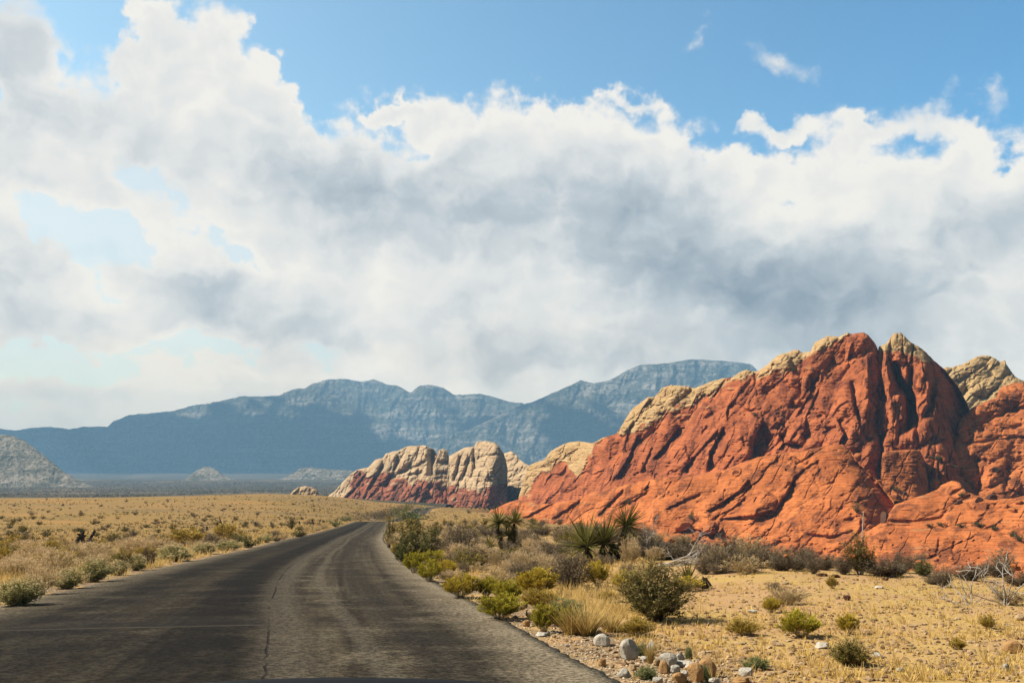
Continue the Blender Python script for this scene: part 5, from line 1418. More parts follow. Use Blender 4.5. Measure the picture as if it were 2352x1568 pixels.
# ---- many like bushes: the slope right of the road and the plain on the left
def scatter(n, region, kinds, wr, hr, label, group, seed, ymin, ymax):
    rng = np.random.default_rng(seed)
    k = 0
    for _ in range(n * 12):
        if k >= n: break
        px = rng.uniform(region[0], region[2]); py = rng.uniform(region[1], region[3])
        gx, gy, gz = ground_hit(px, py, 15, 500, 260)
        if not np.isfinite(gy[0]) or not (ymin < gy[0] < ymax): continue
        x, y = float(gx[0]), float(gy[0])
        if abs(x - road_x(y)) < ROAD_HW + 1.5: continue
        if any(abs(x / y - kx) < kw and y < ky + 1.5 and y > ky - 14 for kx, kw, ky in KEEP): continue     # keep the yuccas and the fallen wood in view
        w = rng.uniform(*wr); h = w * rng.uniform(*hr)
        put_plant(kinds[rng.integers(len(kinds))], x, y, w, h, label, group)
        k += 1
scatter(110, (1000, 1165, 1560, 1262), ['grey', 'darkgrey', 'grey', 'tan', 'olive'], (.7, 1.6), (.45, .8), 'small grey brown bush on the sandy slope between the yuccas and the red cliffs', 'bushes on the slope below the red cliffs', 3, 45, 300)
scatter(46, (1520, 1246, 2352, 1325), ['grey', 'darkgrey', 'darkgrey', 'tan'], (.5, 1.1), (.5, .9), 'grey twiggy bush in the row along the crest under the orange slabs', 'bushes along the crest under the slabs', 5, 26, 70)
scatter(70, (1150, 1262, 1560, 1335), ['grey', 'tan', 'darkgrey', 'seed'], (.45, .9), (.5, .8), 'low dry bush filling the ground around the big yucca', 'low bushes around the big yucca', 7, 25, 60)
scatter(60, (960, 1225, 1230, 1335), ['grey', 'tan', 'seed', 'olive'], (.6, 1.2), (.5, .8), 'dry bush in the thicket between the bend and the twin yucca', 'bushes in the thicket by the bend', 11, 30, 110)
scatter(170, (0, 1146, 850, 1290), ['darkgrey', 'grey', 'olive', 'darkgrey', 'creosote'], (.5, 1.4), (.4, .7), 'small dark scrub bush dotting the straw plain', 'scrub bushes on the straw plain', 13, 50, 420)
scatter(70, (0, 1238, 620, 1330), ['tan', 'seed', 'gold'], (.5, 1.1), (.5, .8), 'straw bush on the verge between the road and the plain', 'straw bushes on the verge', 17, 25, 80)

# ------------------------------------------------------------------ yuccas
M_YUC = plant_mat('yucca_blade', (0.085, 0.088, 0.022), (0.24, 0.215, 0.060), (0.34, 0.27, 0.11), .92, .2)
M_YUCP = plant_mat('pale_yucca_blade', (0.20, 0.18, 0.06), (0.42, 0.37, 0.16), (0.44, 0.36, 0.18), .9, .2)
M_SKIRT = plant_mat('dead_yucca_blade', (0.035, 0.026, 0.018), (0.13, 0.095, 0.06), (0.20, 0.15, 0.10), .8, .1)
def rosette(n, L, axis, seed, spread=105, width=.034, droop=.10):
    rng = np.random.default_rng(seed)
    axis = np.array(axis, float); axis /= np.linalg.norm(axis)
    q = Vector((0, 0, 1)).rotation_difference(Vector(axis)).to_matrix()
    M3 = np.array(q)
    th = R(spread) * np.sqrt(rng.uniform(0, 1, n)) ** 1.05; ph = np.arange(n) * 2.39996 + rng.uniform(-.2, .2, n)
    D = np.stack([np.sin(th) * np.cos(ph), np.sin(th) * np.sin(ph), np.cos(th)], -1) @ M3.T
    S = unit(np.cross(D, axis + rng.normal(0, .05, (n, 3)))); U = np.cross(S, D)
    Ln = L * rng.uniform(.72, 1.08, n)
    rows = []
    dr = droop * (th / R(90)) ** 2
    for t, w in ((0, .8), (.25, 1.0), (.6, .72), (.85, .38), (1.0, .03)):
        c = axis * .03 + D * (Ln * (.05 + .95 * t))[:, None] + np.array([0, 0, -1.0]) * (dr * Ln * t * t)[:, None]
        ww = width * w * .5
        rows += [c - S * ww, c - U * ww * .45, c + S * ww]
    V = np.stack(rows, 1); idx = np.arange(n * 15).reshape(n, 15)
    Fq = [idx[:, [3 * k + a, 3 * k + a + 1, 3 * k + a + 4, 3 * k + a + 3]] for k in range(4) for a in (0, 1)]
    return V.reshape(-1, 3), np.concatenate(Fq), np.repeat(rng.uniform(0, 1, n), 15), np.tile(np.repeat([0, .25, .6, .85, 1.0], 3), n)
def trunk_mesh(P, r, seed):
    P = np.array(P, float)[None]; n = P.shape[1]
    V, Fq = tubes(P, np.array(r, float)[None], 9)
    V = V + .012 * np.random.default_rng(seed).normal(0, 1, V.shape)
    return V, Fq
def skirt_mesh(P, r, n, L, seed):
    rng = np.random.default_rng(seed)
    P = np.array(P, float); t = rng.uniform(.12, 1, n)
    k = t * (len(P) - 1); i = np.minimum(k.astype(int), len(P) - 2); f = (k - i)[:, None]
    C = P[i] * (1 - f) + P[i + 1] * f; ph = rng.uniform(0, 2 * math.pi, n)
    O = np.stack([np.cos(ph), np.sin(ph), 0 * ph], -1)
    rr = np.interp(t, np.linspace(0, 1, len(r)), r)
    C = C + O * rr[:, None] * .9
    D = O * rng.uniform(.15, .7, (n, 1)) + np.array([0, 0, -1.0]) + rng.normal(0, .12, (n, 3))
    Ln = np.minimum(L * rng.uniform(.6, 1.1, n), np.maximum(C[:, 2] - .01, .05) * 1.15)
    return leaf_quads(C, D, Ln, .03, rng)
def yucca(name, Zf, base, stems, label, group=None, mat=None):
    """stems: (foot, crown, crown radius, axis lean) in crop pixels relative to the crop; crown None radius -> dead"""
    bx, by, s, _ = spot(Zf, *base, 1, 1)
    root = bpy.data.objects.new(name, None); COL.objects.link(root)
    gz = float(ground_z(bx, by)); root.location = (bx, by, gz - .02)
    tag(root, label, 'yucca', group)
    for k, (ft, cr, rad, axis, nb, dy) in enumerate(stems):
        fx = (ft[0] - base[0]) * s; cx_, cz = (cr[0] - base[0]) * s, (base[1] - cr[1]) * s
        foot = np.array([fx, dy, 0.0]); crown = np.array([cx_, dy, max(cz * (1.12 if cz > .25 else 1), .06)])
        P = [foot + (crown - foot) * t + np.array([.03 * math.sin(t * 5 + k), 0, 0]) for t in np.linspace(0, 1, 7)]
        seed = 40 + 7 * k + int(base[0])
        if cz > .25:
            r = np.linspace(.085, .065, 7)
            V, Fq = trunk_mesh(P, r, seed)
            me = raw_mesh('trunk', V, Fq, M_SKIRT); add_attr(me, 'rnd', np.random.default_rng(seed).uniform(0, 1, len(V)))
            tr = link('trunk', me, root)
            V, Fq = skirt_mesh(P, r, int(230 * min(1.4, max(.5, cz))), .34, seed + 1)
            me = raw_mesh('dead_leaf_skirt', V, Fq, M_SKIRT, smooth=False)
            add_attr(me, 'rnd', np.repeat(np.random.default_rng(seed).uniform(0, 1, len(V) // 4), 4)); add_attr(me, 'tip', np.tile([0, .5, 1, .5], len(V) // 4))
            link('dead_leaf_skirt', me, tr)
        if rad:
            V, Fq, r_, tp = rosette(nb, rad * s * 1.5, axis, seed + 2, width=.05)
            V = V + crown
            V[:, 2] = np.maximum(V[:, 2], .01)
            me = raw_mesh('leaf_rosette', V, Fq, mat or M_YUC, smooth=False); add_attr(me, 'rnd', r_); add_attr(me, 'tip', tp)
            link('leaf_rosette', me, root)
    return root
yucca('yucca', Z1, (1900, 780), [((1830, 760), (1780, 430), 185, (-.1, -.1, 1), 130, 0), ((1990, 785), (2010, 425), 165, (.15, 0, 1), 120, .15), ((1950, 770), (1930, 590), 150, (.1, -.3, 1), 90, -.1), ((1700, 770), (1660, 720), 130, (-.2, -.1, 1), 60, -.1)],
      'twin headed yucca with two trunks standing above the grey bushes')
yucca('yucca', Z2, (880, 715), [((740, 705), (690, 560), 290, (-.25, -.15, 1), 150, -.1), ((880, 715), (890, 530), 270, (.15, -.2, 1), 150, .1), ((1060, 720), (1150, 340), 225, (.55, -.15, .8), 120, .25), ((960, 700), (1000, 520), 0, (0, 0, 1), 0, .1)],
      'biggest yucca, a dark trunked clump with wide spiky heads')
yucca('yucca', Z2, (1890, 1000), [((1890, 1000), (1890, 960), 180, (0, 0, 1), 46, 0)], 'small stemless yucca of a few upright blades by the dead stump')
yucca('yucca', Z2, (2020, 560), [((2020, 560), (2015, 540), 80, (0, 0, 1), 50, 0)], 'pale small yucca on the crest in front of the orange rocks', mat=M_YUCP)
yucca('yucca', Z1, (1370, 600), [((1370, 600), (1360, 560), 120, (0, 0, 1), 60, 0)], 'half hidden yucca among the bushes beside the open grey shrub')
yucca('yucca', Z1, (2290, 420), [((2290, 420), (2290, 390), 90, (0, 0, 1), 55, 0)], 'little yucca on the slope behind the twin headed yucca')
yucca('yucca', Z2, (60, 290), [((60, 290), (60, 270), 90, (0, 0, 1), 55, 0)], 'little yucca near the top of the slope before the big yucca')
# dead, collapsed yucca
def dead_yucca():
    bx, by, s, _ = spot(Z2, 2090, 1030, 1, 1)
    P = np.array([[0, 0, 0], [-.02, 0, 70 * s], [.0, 0, 130 * s]]); r = [46 * s, 42 * s, 24 * s]
    V, Fq = trunk_mesh([P[0], P[1], P[2]], r, 4)
    V2, F2 = skirt_mesh(P, r, 160, 150 * s, 6)
    me = raw_mesh('dead_yucca', np.concatenate([V, V2]), np.concatenate([Fq, F2 + len(V)]), M_SKIRT, smooth=False)
    add_attr(me, 'rnd', np.concatenate([np.zeros(len(V)), np.repeat(np.random.default_rng(2).uniform(0, 1, len(V2) // 4), 4)]))
    o = link('dead_yucca', me, label='dark stump of a dead yucca with a hanging skirt of leaves on the sand', cat='yucca')
    o.location = (bx, by, float(ground_z(bx, by)))
dead_yucca()

# ------------------------------------------------------------------ dead wood
def branchwork(seed, n_main, L, dirs, depth=3, r0=.02, wig=.25, kids=3, droop=0.0):
    rng = np.random.default_rng(seed)
    lines, rads = [], []
    def grow(p, d, l, r, lev):
        n = 6; pts_ = [np.array(p, float)]
        d = np.array(d, float)
        for i in range(n):
            d = d + rng.normal(0, wig, 3) * .5 + np.array([0, 0, -droop])
            d /= np.linalg.norm(d)
            q = pts_[-1] + d * l / n
            q[2] = max(q[2], .01)
            pts_.append(q)
        lines.append(pts_); rads.append(np.linspace(r, r * .45, n + 1))
        if lev > 0:
            for _ in range(rng.integers(kids - 1, kids + 2)):
                k = rng.integers(2, n + 1)
                dd = pts_[k] - pts_[k - 1]; dd = dd / np.linalg.norm(dd) + rng.normal(0, .65, 3)
                grow(pts_[k], dd / np.linalg.norm(dd), l * rng.uniform(.35, .65), r * .58, lev - 1)
    for i in range(n_main):
        d = np.array(dirs[i % len(dirs)]) + rng.normal(0, .12, 3)
        grow([rng.normal(0, .03), rng.normal(0, .03), 0], d / np.linalg.norm(d), L * rng.uniform(.75, 1.1), r0, depth)
    V, Fq = tubes(np.array(lines), np.array(rads), 5)
    return V, Fq, np.repeat(rng.uniform(0, 1, len(lines)), 35)
def dead_thing(name, Zf, x, y, L, label, cat, seed, dirs, mat=None, group=None, Y=None, **kw):
    gx, gy, _, ll = spot(Zf, x, y, 1, L, Y)
    V, Fq, r_ = branchwork(seed, kw.pop('n', 3), ll, dirs, **kw)
    me = raw_mesh(name, V, Fq, mat or M_DEAD); add_attr(me, 'rnd', r_)
    o = link(name, me, label=label, cat=cat, group=group)
    o.location = (gx, gy, float(ground_z(gx, gy)) - .02)
    return o
dead_thing('dead_shrub', Z2, 1400, 690, 330, 'dead shrub with bare upright grey branches beside the big yucca', 'dead shrub', 3, [(-.3, 0, 1), (.25, .1, 1), (.05, -.1, 1), (.7, 0, .6)], n=7, r0=.020, depth=3)
dead_thing('fallen_branches', Z2, 1480, 770, 620, 'sprawl of bleached fallen branches with dark twigs arching over grey brush', 'dead branches', 5, [(1, -.1, .35), (1, 0, .18), (1, -.2, .1), (1, .2, .42), (.9, -.3, .04)], n=9, r0=.026, depth=3, wig=.22, droop=.03)
dead_thing('dead_tree', K3, 2230, 610, 260, 'bare dead tree with crooked grey limbs on the sandy flat', 'dead tree', 9, [(-.5, 0, 1), (.35, 0, 1), (-.15, .2, 1), (.7, -.1, .8), (-.85, -.1, .45)], n=7, r0=.013, depth=2, wig=.30)
dead_thing('dead_branch', K3, 2010, 600, 210, 'forked dead branch planted in the sand beside the dead tree', 'dead branch', 14, [(-.4, 0, .8), (.15, 0, 1), (-.8, 0, .15)], n=4, r0=.012, depth=1, wig=.30)
dead_thing('bleached_stump', K3, 2012, 372, 95, 'upright bleached stump on the crest before the orange slabs', 'stump', 18, [(0, 0, 1)], n=1, r0=.11, depth=0, wig=.1)
dead_thing('bare_trunk', K3, 1275, 408, 400, 'bare pale trunk with a dark tuft rising out of the spindly shrub', 'dead tree', 23, [(.04, 0, 1)], n=1, r0=.02, depth=0, wig=.08)
dead_thing('dead_stalk', K3, 1190, 205, 95, 'thin white dead stalk leaning beside the spindly shrub', 'dead stalk', 19, [(-.35, 0, 1)], n=1, r0=.03, depth=0, wig=.12, Y=33)
dead_thing('dead_stalk', Z5, 175, 885, 135, 'grey dead stalk standing in the straw behind the roadside bushes', 'dead stalk', 20, [(0, 0, 1)], n=1, r0=.07, depth=0, wig=.08)
for i, (x, y, h, lb, d, k) in enumerate([(818, 602, 68, 'short charred stump, the shortest of three on the plain', (0, 0, 1), 0), (868, 602, 120, 'charred trunk with stubby arms between two others on the plain', (.05, 0, 1), 2), (932, 600, 132, 'charred trunk curving up to a hooked top on the plain', (.12, 0, 1), 0)]):
    dead_thing('burnt_yucca', Z5, x, y, h, lb, 'burnt tree', 30 + i, [d], M_CHAR, 'charred trunks on the plain', n=2 if k else 1, r0=.22, depth=1 if k else 0, wig=.18)
for i, (x, y, h, lb, d, r) in enumerate([(640, 470, 170, 'tall thin leaning dead trunk on the plain behind the golden bushes', (-.18, 0, 1), .10), (485, 440, 52, 'charred stub behind the large golden bush', (0, 0, 1), .2), (595, 420, 55, 'crooked charred stub behind the orange gold bush', (-.2, 0, 1), .18), (970, 402, 48, 'charred stub bending over a dark low bush', (-.3, 0, 1), .16),
                                        (1130, 402, 36, 'forked charred stub before the small tree-like shrub', (-.2, 0, 1), .18), (1402, 388, 42, 'charred stub leaning away from the small tree-like shrub', (-.4, 0, 1), .2), (1535, 376, 54, 'thick charred stub beside the dark round bush', (-.25, 0, 1), .28), (1600, 366, 40, 'thin charred stub near the verge', (.1, 0, 1), .14), (1640, 362, 36, 'last charred stub near the verge', (0, 0, 1), .16),
                                        (285, 455, 30, 'low charred stub behind the large golden bush', (.2, 0, 1), .2), (140, 460, 36, 'charred stub on bright straw far behind the road', (-.1, 0, 1), .16)]):
    dead_thing('charred_stub', Z6, x, y, h, lb, 'burnt tree', 50 + i, [d], M_CHAR, 'charred trunks on the plain', n=1, r0=r, depth=1 if i in (0, 4) else 0, wig=.2, kids=2)

# ------------------------------------------------------------------ stones
def stone_mat(name, lo, hi, spot_c):
    m, t, b = new_mat(name, 0.92, 0.15)
    tc_ = t.new('ShaderNodeTexCoord').outputs['Object']
    c = t.mix(t.noise(tc_, 2.2, 5, 0.65), lo, hi)
    c = t.mix(t.math('MULTIPLY', t.maprange(t.noise(tc_, 4.0, 6, 0.7), 0.54, 0.66), 0.7), c, spot_c)
    t.put(b.inputs['Base Color'], c)
    bm_ = t.new('ShaderNodeBump'); t.put(bm_.inputs['Strength'], 0.7); t.put(bm_.inputs['Distance'], 0.05)
    t.put(bm_.inputs['Height'], t.noise(tc_, 6.0, 6, 0.7)); t.put(b.inputs['Normal'], bm_.outputs[0])
    return m
SM = {'white': stone_mat('white_limestone', (0.66, 0.59, 0.48), (0.95, 0.88, 0.76), (0.42, 0.34, 0.24)), 'tan': stone_mat('tan_stone', (0.52, 0.34, 0.18), (0.80, 0.58, 0.34), (0.34, 0.20, 0.11)),
      'orange': stone_mat('orange_stone', (0.54, 0.29, 0.11), (0.78, 0.47, 0.21), (0.36, 0.18, 0.075)), 'grey': stone_mat('grey_stone', (0.52, 0.46, 0.37), (0.82, 0.75, 0.63), (0.28, 0.23, 0.17)), 'dark': stone_mat('dark_stone', (0.10, 0.045, 0.028), (0.18, 0.085, 0.05), (0.05, 0.03, 0.022)),
      'red': stone_mat('red_stone', (0.42, 0.13, 0.04), (0.66, 0.22, 0.065), (0.20, 0.06, 0.03))}
import bmesh
def _ico(sub):
    b = bmesh.new(); bmesh.ops.create_icosphere(b, subdivisions=sub, radius=1)
    V = np.array([v.co[:] for v in b.verts]); Fq = np.array([[v.index for v in f.verts] for f in b.faces]); b.free()
    return V, Fq
ICO4, ICO2 = _ico(5), _ico(3)
def stone_shape(seed, ico, planes=13, round_=.0):
    rng = np.random.default_rng(seed)
    V, Fq = ico
    N = unit(rng.normal(0, 1, (planes, 3))); c = rng.uniform(.50, .95, planes)
    dots = V @ N.T
    rad = np.where(dots > .12, c / np.maximum(dots, .12), 9.0)
    p = 34 - 40 * min(round_, .6)
    r = (np.sum(rad ** -p, 1) + 1.02 ** -p) ** (-1 / p)
    P = V * r[:, None]
    n_ = .05 * fbm(P[:, 0] * 2.5 + seed, P[:, 1] * 2.5 + P[:, 2] * 1.7, 4, seed) + .02 * fbm(P[:, 0] * 9, P[:, 1] * 9 + P[:, 2] * 6, 3, seed)
    P = P * (1 + n_)[:, None]
    P /= np.abs(P).max(0)[None]
    return P * .5, Fq
_stones = {}
def stone(Zf, cx_, cy_, w, h, col, label, group=None, var=0, rnd=0.2, Y=None, name='boulder', cat='rock'):
    """centre of the visible stone and its size in crop pixels"""
    gx, gy, ww, hh = spot(Zf, cx_, cy_ + h * .42, w, h, Y)
    key = (var, col, rnd)
    if key not in _stones:
        V, Fq = stone_shape(300 + var, ICO4, 8 + var % 5, rnd)
        _stones[key] = raw_mesh('stone', V, Fq, SM[col])
    o = bpy.data.objects.new(name, _stones[key]); COL.objects.link(o)
    d = max(ww, hh) * .85
    ww *= 1.05; hh *= 1.05
    o.scale = (ww, d, hh * 1.25)
    o.location = (gx * (gy + d * .4) / gy, gy + d * .4, float(ground_z(gx, gy + d * .4)) + hh * .42)
    tag(o, label, cat, group)
    return o
STONES = [
    (Z3, 430, 200, 130, 62, 'tan', 'leaning tan boulder behind the rabbitbrush on the shoulder'), (Z3, 350, 228, 80, 52, 'tan', 'smaller tan stone against the leaning tan boulder'), (Z3, 548, 272, 130, 84, 'tan', 'pale squarish boulder between the leaning boulder and the olive yellow bush'),
    (Z3, 490, 366, 72, 56, 'orange', 'round orange stone sitting on the gravel shoulder'), (Z3, 635, 467, 120, 34, 'white', 'long flat white stone on the gravel'), (Z3, 738, 440, 80, 26, 'white', 'flat white stone leaning on the long flat one'), (Z3, 742, 482, 44, 26, 'tan', 'small tan stone by the flat white pair'),
    (Z3, 1190, 532, 150, 100, 'white', 'pale square block in the golden grass'), (Z3, 1442, 632, 172, 170, 'grey', 'rough grey boulder with a ragged outline'), (Z3, 1590, 690, 82, 46, 'white', 'bright white stone beside the rough grey boulder'), (Z3, 1196, 736, 78, 72, 'orange', 'rounded tan stone alone at the asphalt edge'),
    (Z3, 1475, 780, 82, 60, 'tan', 'beige stone below the rough grey boulder'), (Z3, 1402, 832, 116, 84, 'grey', 'cracked grey stone at the asphalt edge'), (Z3, 1805, 722, 160, 116, 'grey', 'pale grey boulder at the back of the heap'), (Z3, 1768, 785, 86, 112, 'orange', 'upright tan block at the front of the heap'),
    (Z3, 1920, 688, 76, 76, 'grey', 'small grey boulder topping the back of the heap'), (Z3, 1950, 742, 150, 56, 'white', 'flat white slab across the heap'), (Z3, 1872, 802, 116, 74, 'white', 'white stone in the middle of the heap'), (Z3, 2030, 762, 120, 64, 'white', 'white stone wedged behind the big tan boulder'),
    (Z3, 1962, 828, 82, 54, 'white', 'little white stone in front of the slab'), (Z3, 2062, 845, 146, 156, 'orange', 'big tan boulder with a flat face at the front of the heap'), (Z3, 2170, 802, 170, 156, 'orange', 'biggest rounded tan boulder at the end of the heap'), (Z3, 1912, 882, 136, 84, 'orange', 'low orange boulder at the bottom of the heap'),
    (Z3, 1712, 892, 96, 54, 'grey', 'flat grey stone before the heap'), (Z3, 2240, 898, 110, 44, 'white', 'pale flat stone below the biggest rounded boulder'), (Z3, 1282, 757, 52, 32, 'tan', 'small tan stone beside the rounded tan stone'), (Z3, 1655, 585, 92, 90, 'grey', 'grey stone behind the dry grass stalks'), (Z3, 1275, 200, 46, 30, 'orange', 'lone orange stone behind the golden grass clump'),
    (Z3, 1168, 455, 50, 50, 'tan', 'pointed tan stone behind the pale square block'), (Z3, 865, 567, 40, 22, 'white', 'tiny pale stone in the gravel'), (Z3, 1575, 560, 60, 34, 'tan', 'half buried pale stone behind the dark green sprig'), (Z3, 1705, 730, 70, 60, 'tan', 'pinkish stone beside the pale grey boulder'),
    (K3, 1012, 886, 92, 36, 'white', 'white stone on the flat before the vivid rabbitbrush'), (K3, 1372, 950, 84, 36, 'white', 'white stone on the flat beside the brown olive bush'), (K3, 540, 656, 62, 20, 'white', 'thin white stone on the flat beyond the creosote'), (K3, 2285, 903, 122, 76, 'orange', 'rounded tan boulder alone on the flat'),
    (K3, 2240, 1036, 52, 48, 'grey', 'grey stone below the rounded tan boulder on the flat'), (K3, 500, 1067, 92, 62, 'white', 'white block in yellow weeds beyond the heap'), (K3, 1530, 1046, 52, 26, 'grey', 'small grey stone on the bottom of the flat'), (K3, 470, 1118, 104, 36, 'orange', 'tan stone cut by the bottom edge beyond the heap'),
    (K3, 2330, 697, 66, 40, 'tan', 'pale stone at the edge of the flat below the dead tree'), (K3, 1170, 566, 46, 30, 'dark', 'dark lump of burnt wood or stone on the flat'), (K3, 1005, 411, 72, 20, 'dark', 'flat dark stone on the crest'), (K3, 1096, 419, 62, 20, 'dark', 'second flat dark stone on the crest, next to the tree foot'), (K3, 1430, 436, 42, 22, 'dark', 'small dark stone below the broad dark bush'),
    (K3, 765, 466, 60, 14, 'tan', 'thin pale slab on the flat below the crest'), (K3, 1390, 492, 60, 14, 'white', 'thin pale slab on the flat below the broad dark bush'), (K3, 730, 875, 60, 20, 'tan', 'small brown stone near the vivid rabbitbrush'), (K3, 1075, 943, 34, 14, 'white', 'tiny white stone near the brown olive bush'), (K3, 2245, 750, 40, 14, 'white', 'tiny pale stone on the flat above the tan boulder'),
    (Z6, 2125, 336, 50, 12, 'white', 'whitish block beside the road at the crest'),
]
for i, (zf, x, y, w, h, c, lb) in enumerate(STONES):
    stone(zf, x, y, w, h, c, lb, 'stones beside the road' if zf is Z3 else None, i % 7, .05 if c in ('white', 'grey', 'tan') else .15)
# fallen blocks at the foot of the cliffs: placed on the rock they lie against
bpy.context.view_layer.update()
DG = bpy.context.evaluated_depsgraph_get()
def surf(px, py):
    x, z = ray(px, py)
    d = Vector((float(x), 1.0, float(z))).normalized()
    o0 = Vector((0, 0, CAMZ)); 
    for _ in range(6):
        ok, loc, nor, idx, ob, mt = SC.ray_cast(DG, o0, d)
        if not ok: return None
        if ob.name.split('.')[0] in ('haze',): o0 = loc + d * .05; continue
        return loc, ob
    return None
def cliff_block(cx_, cy_, w, h, col, label, var):
    px, py = k4((cx_, cy_ + h * .3))[0]
    q = surf(px, py)
    if q is None: return
    loc, ob = q
    s = .4213 * loc.y / F
    key = (var, col, .5)
    if key not in _stones:
        V, Fq = stone_shape(340 + var, ICO4, 12 + var % 4, .1); _stones[key] = raw_mesh('stone', V, Fq, SM[col])
    o = bpy.data.objects.new('fallen_block', _stones[key]); COL.objects.link(o)
    o.scale = (w * s * .8, w * s * .8, h * s * .95); o.location = loc + Vector((0, w * s * .16, h * s * .05)); o.rotation_euler = (0, 0, var)
    tag(o, label, 'rock', 'fallen blocks on the red cliffs')
CB = [(1450, 760, 90, 70, 'red', 'rounded block in the chute beside the fin crest'), (1530, 745, 50, 60, 'red', 'upright block in the chute beside the upright red block'), (1560, 900, 60, 40, 'red', 'block below the chute beside the fin'), (1595, 1090, 70, 110, 'dark', 'dark block standing in the gap between fin and slab'), (1650, 970, 50, 30, 'red', 'flat block at the foot of the upright red block'),
      (1700, 955, 46, 30, 'dark', 'dark slab under the upright red block'), (1870, 900, 80, 90, 'red', 'pointed block beside the upright red block'), (2110, 995, 60, 50, 'dark', 'black varnished boulder on the slab ledge'), (2180, 980, 90, 60, 'dark', 'larger black varnished boulder on the slab ledge'), (2250, 1030, 60, 36, 'red', 'loose red block behind the slab'),
      (2290, 1050, 50, 30, 'red', 'second loose red block behind the slab'), (2080, 1030, 50, 30, 'red', 'flat red block beside the black boulders'), (2330, 1010, 60, 40, 'red', 'red block at the edge behind the slab'), (2200, 830, 90, 50, 'dark', 'dark overhanging block on the shoulder'), (500, 1130, 110, 60, 'red', 'rounded block under the fin beside the dark notch'), (630, 1150, 110, 56, 'red', 'second rounded block under the fin past the dark notch'),
      (1060, 1210, 70, 44, 'red', 'knobby block low on the fin'), (420, 1210, 80, 36, 'red', 'flat block at the foot of the fin above the dead shrub'), (560, 1220, 70, 34, 'red', 'block at the foot of the fin past the flat one'), (780, 845, 50, 40, 'red', 'block perched on the edge where the fin meets the massif'), (2000, 1010, 60, 34, 'dark', 'dark wedge under the slab brow')]
for i, b_ in enumerate(CB): cliff_block(*b_, i % 6)
rngb = np.random.default_rng(77)
for i in range(46):                                     # rubble along the foot of the fin and the slabs
    bx = rngb.uniform(1560, 2340); by = np.interp(bx, [1480, 1600, 1800, 2000, 2352], [1236, 1262, 1282, 1292, 1312]) - rngb.uniform(4, 46) ** 1.0
    kx, ky = (bx - 1361) / .4213, (by - 725.9) / .4213
    w_ = rngb.uniform(14, 44)
    cliff_block(kx, ky, w_, w_ * rngb.uniform(.5, .8), 'red', 'small red block in the rubble along the foot of the cliffs', i % 6)
def cliff_bush(cx_, cy_, w, h, label, kind='dkgreen'):
    q = surf(*k4((cx_, cy_))[0])
    if q is None: return
    loc, ob = q; s = .4213 * loc.y / F
    put_plant(kind, loc.x, loc.y, w * s, h * s, label, 'bushes growing on the rock', lod=.10, z=loc.z)
for cb in [(1095, 305, 30, 36, 'dark bush growing high on the massif below the cream cap'), (1840, 1215 - 70, 60, 16, 'flat green bush on the slab ledge'), (1900, 1140, 60, 20, 'dark bush midway along the slab ledge'), (2010, 1146, 70, 20, 'green bush past the middle of the slab ledge'), (2110, 1142, 90, 24, 'widest green bush on the slab ledge'),
           (2190, 1165, 50, 34, 'green bush at the bend of the slab ledge'), (2285, 1200, 50, 34, 'round green bush low on the slab'), (2330, 1225, 70, 40, 'green bush at the edge low on the slab'), (1560, 850, 46, 30, 'bush in the chute beside the fin'), (1880, 780, 60, 24, 'bush on the talus under the shaded flank'), (1960, 830, 60, 26, 'bush low on the talus'),
           (540, 1110, 36, 50, 'dark bush in the notch under the fin'), (200, 1025, 40, 40, 'olive bush in a gully of the fin'), (890, 540, 60, 20, 'bush on the bench across the massif'), (1440, 1070, 50, 60, 'bush at the shaded foot of the fin'), (1650, 950, 40, 26, 'bush at the foot of the upright red block'), (2010, 980, 40, 26, 'bush under the slab brow'), (1800, 420 + 400, 40, 24, 'bush beside the upright red block')]:
    cliff_bush(*cb)

# ------------------------------------------------------------------ stuff: grass, gravel, scrub too many to count
def sample_ground(n, poly_rows, seed, y0, y1):
    """n random picture points between an upper and a lower row, dropped onto the ground"""
    rng = np.random.default_rng(seed)
    r = np.array(poly_rows, float)
    px = rng.uniform(r[0, 0], r[-1, 0], n)
    hi = np.interp(px, r[:, 0], r[:, 1]); lo = np.interp(px, r[:, 0], r[:, 2])
    py = hi + (lo - hi) * rng.uniform(0, 1, n)
    rx_, rz_ = ray(px, py)
    best = np.full(n, np.nan); prev = None; py_ = None
    for Y in np.exp(np.linspace(math.log(y0), math.log(y1), 220)):
        diff = CAMZ + rz_ * Y - ground_z(rx_ * Y, np.full(n, Y), detail=False)
        if prev is not None:
            hit = np.isnan(best) & (diff < 0) & (prev >= 0)
            best = np.where(hit, py_ + (Y - py_) * prev / np.where(prev - diff == 0, 1, prev - diff), best)
        prev, py_ = diff, Y
    x = rx_ * best; y = best
    ok = np.isfinite(y); x, y = x[ok], y[ok]
    ok = np.abs(x - road_x(y)) > ROAD_HW + .04
    return x[ok], y[ok], rng
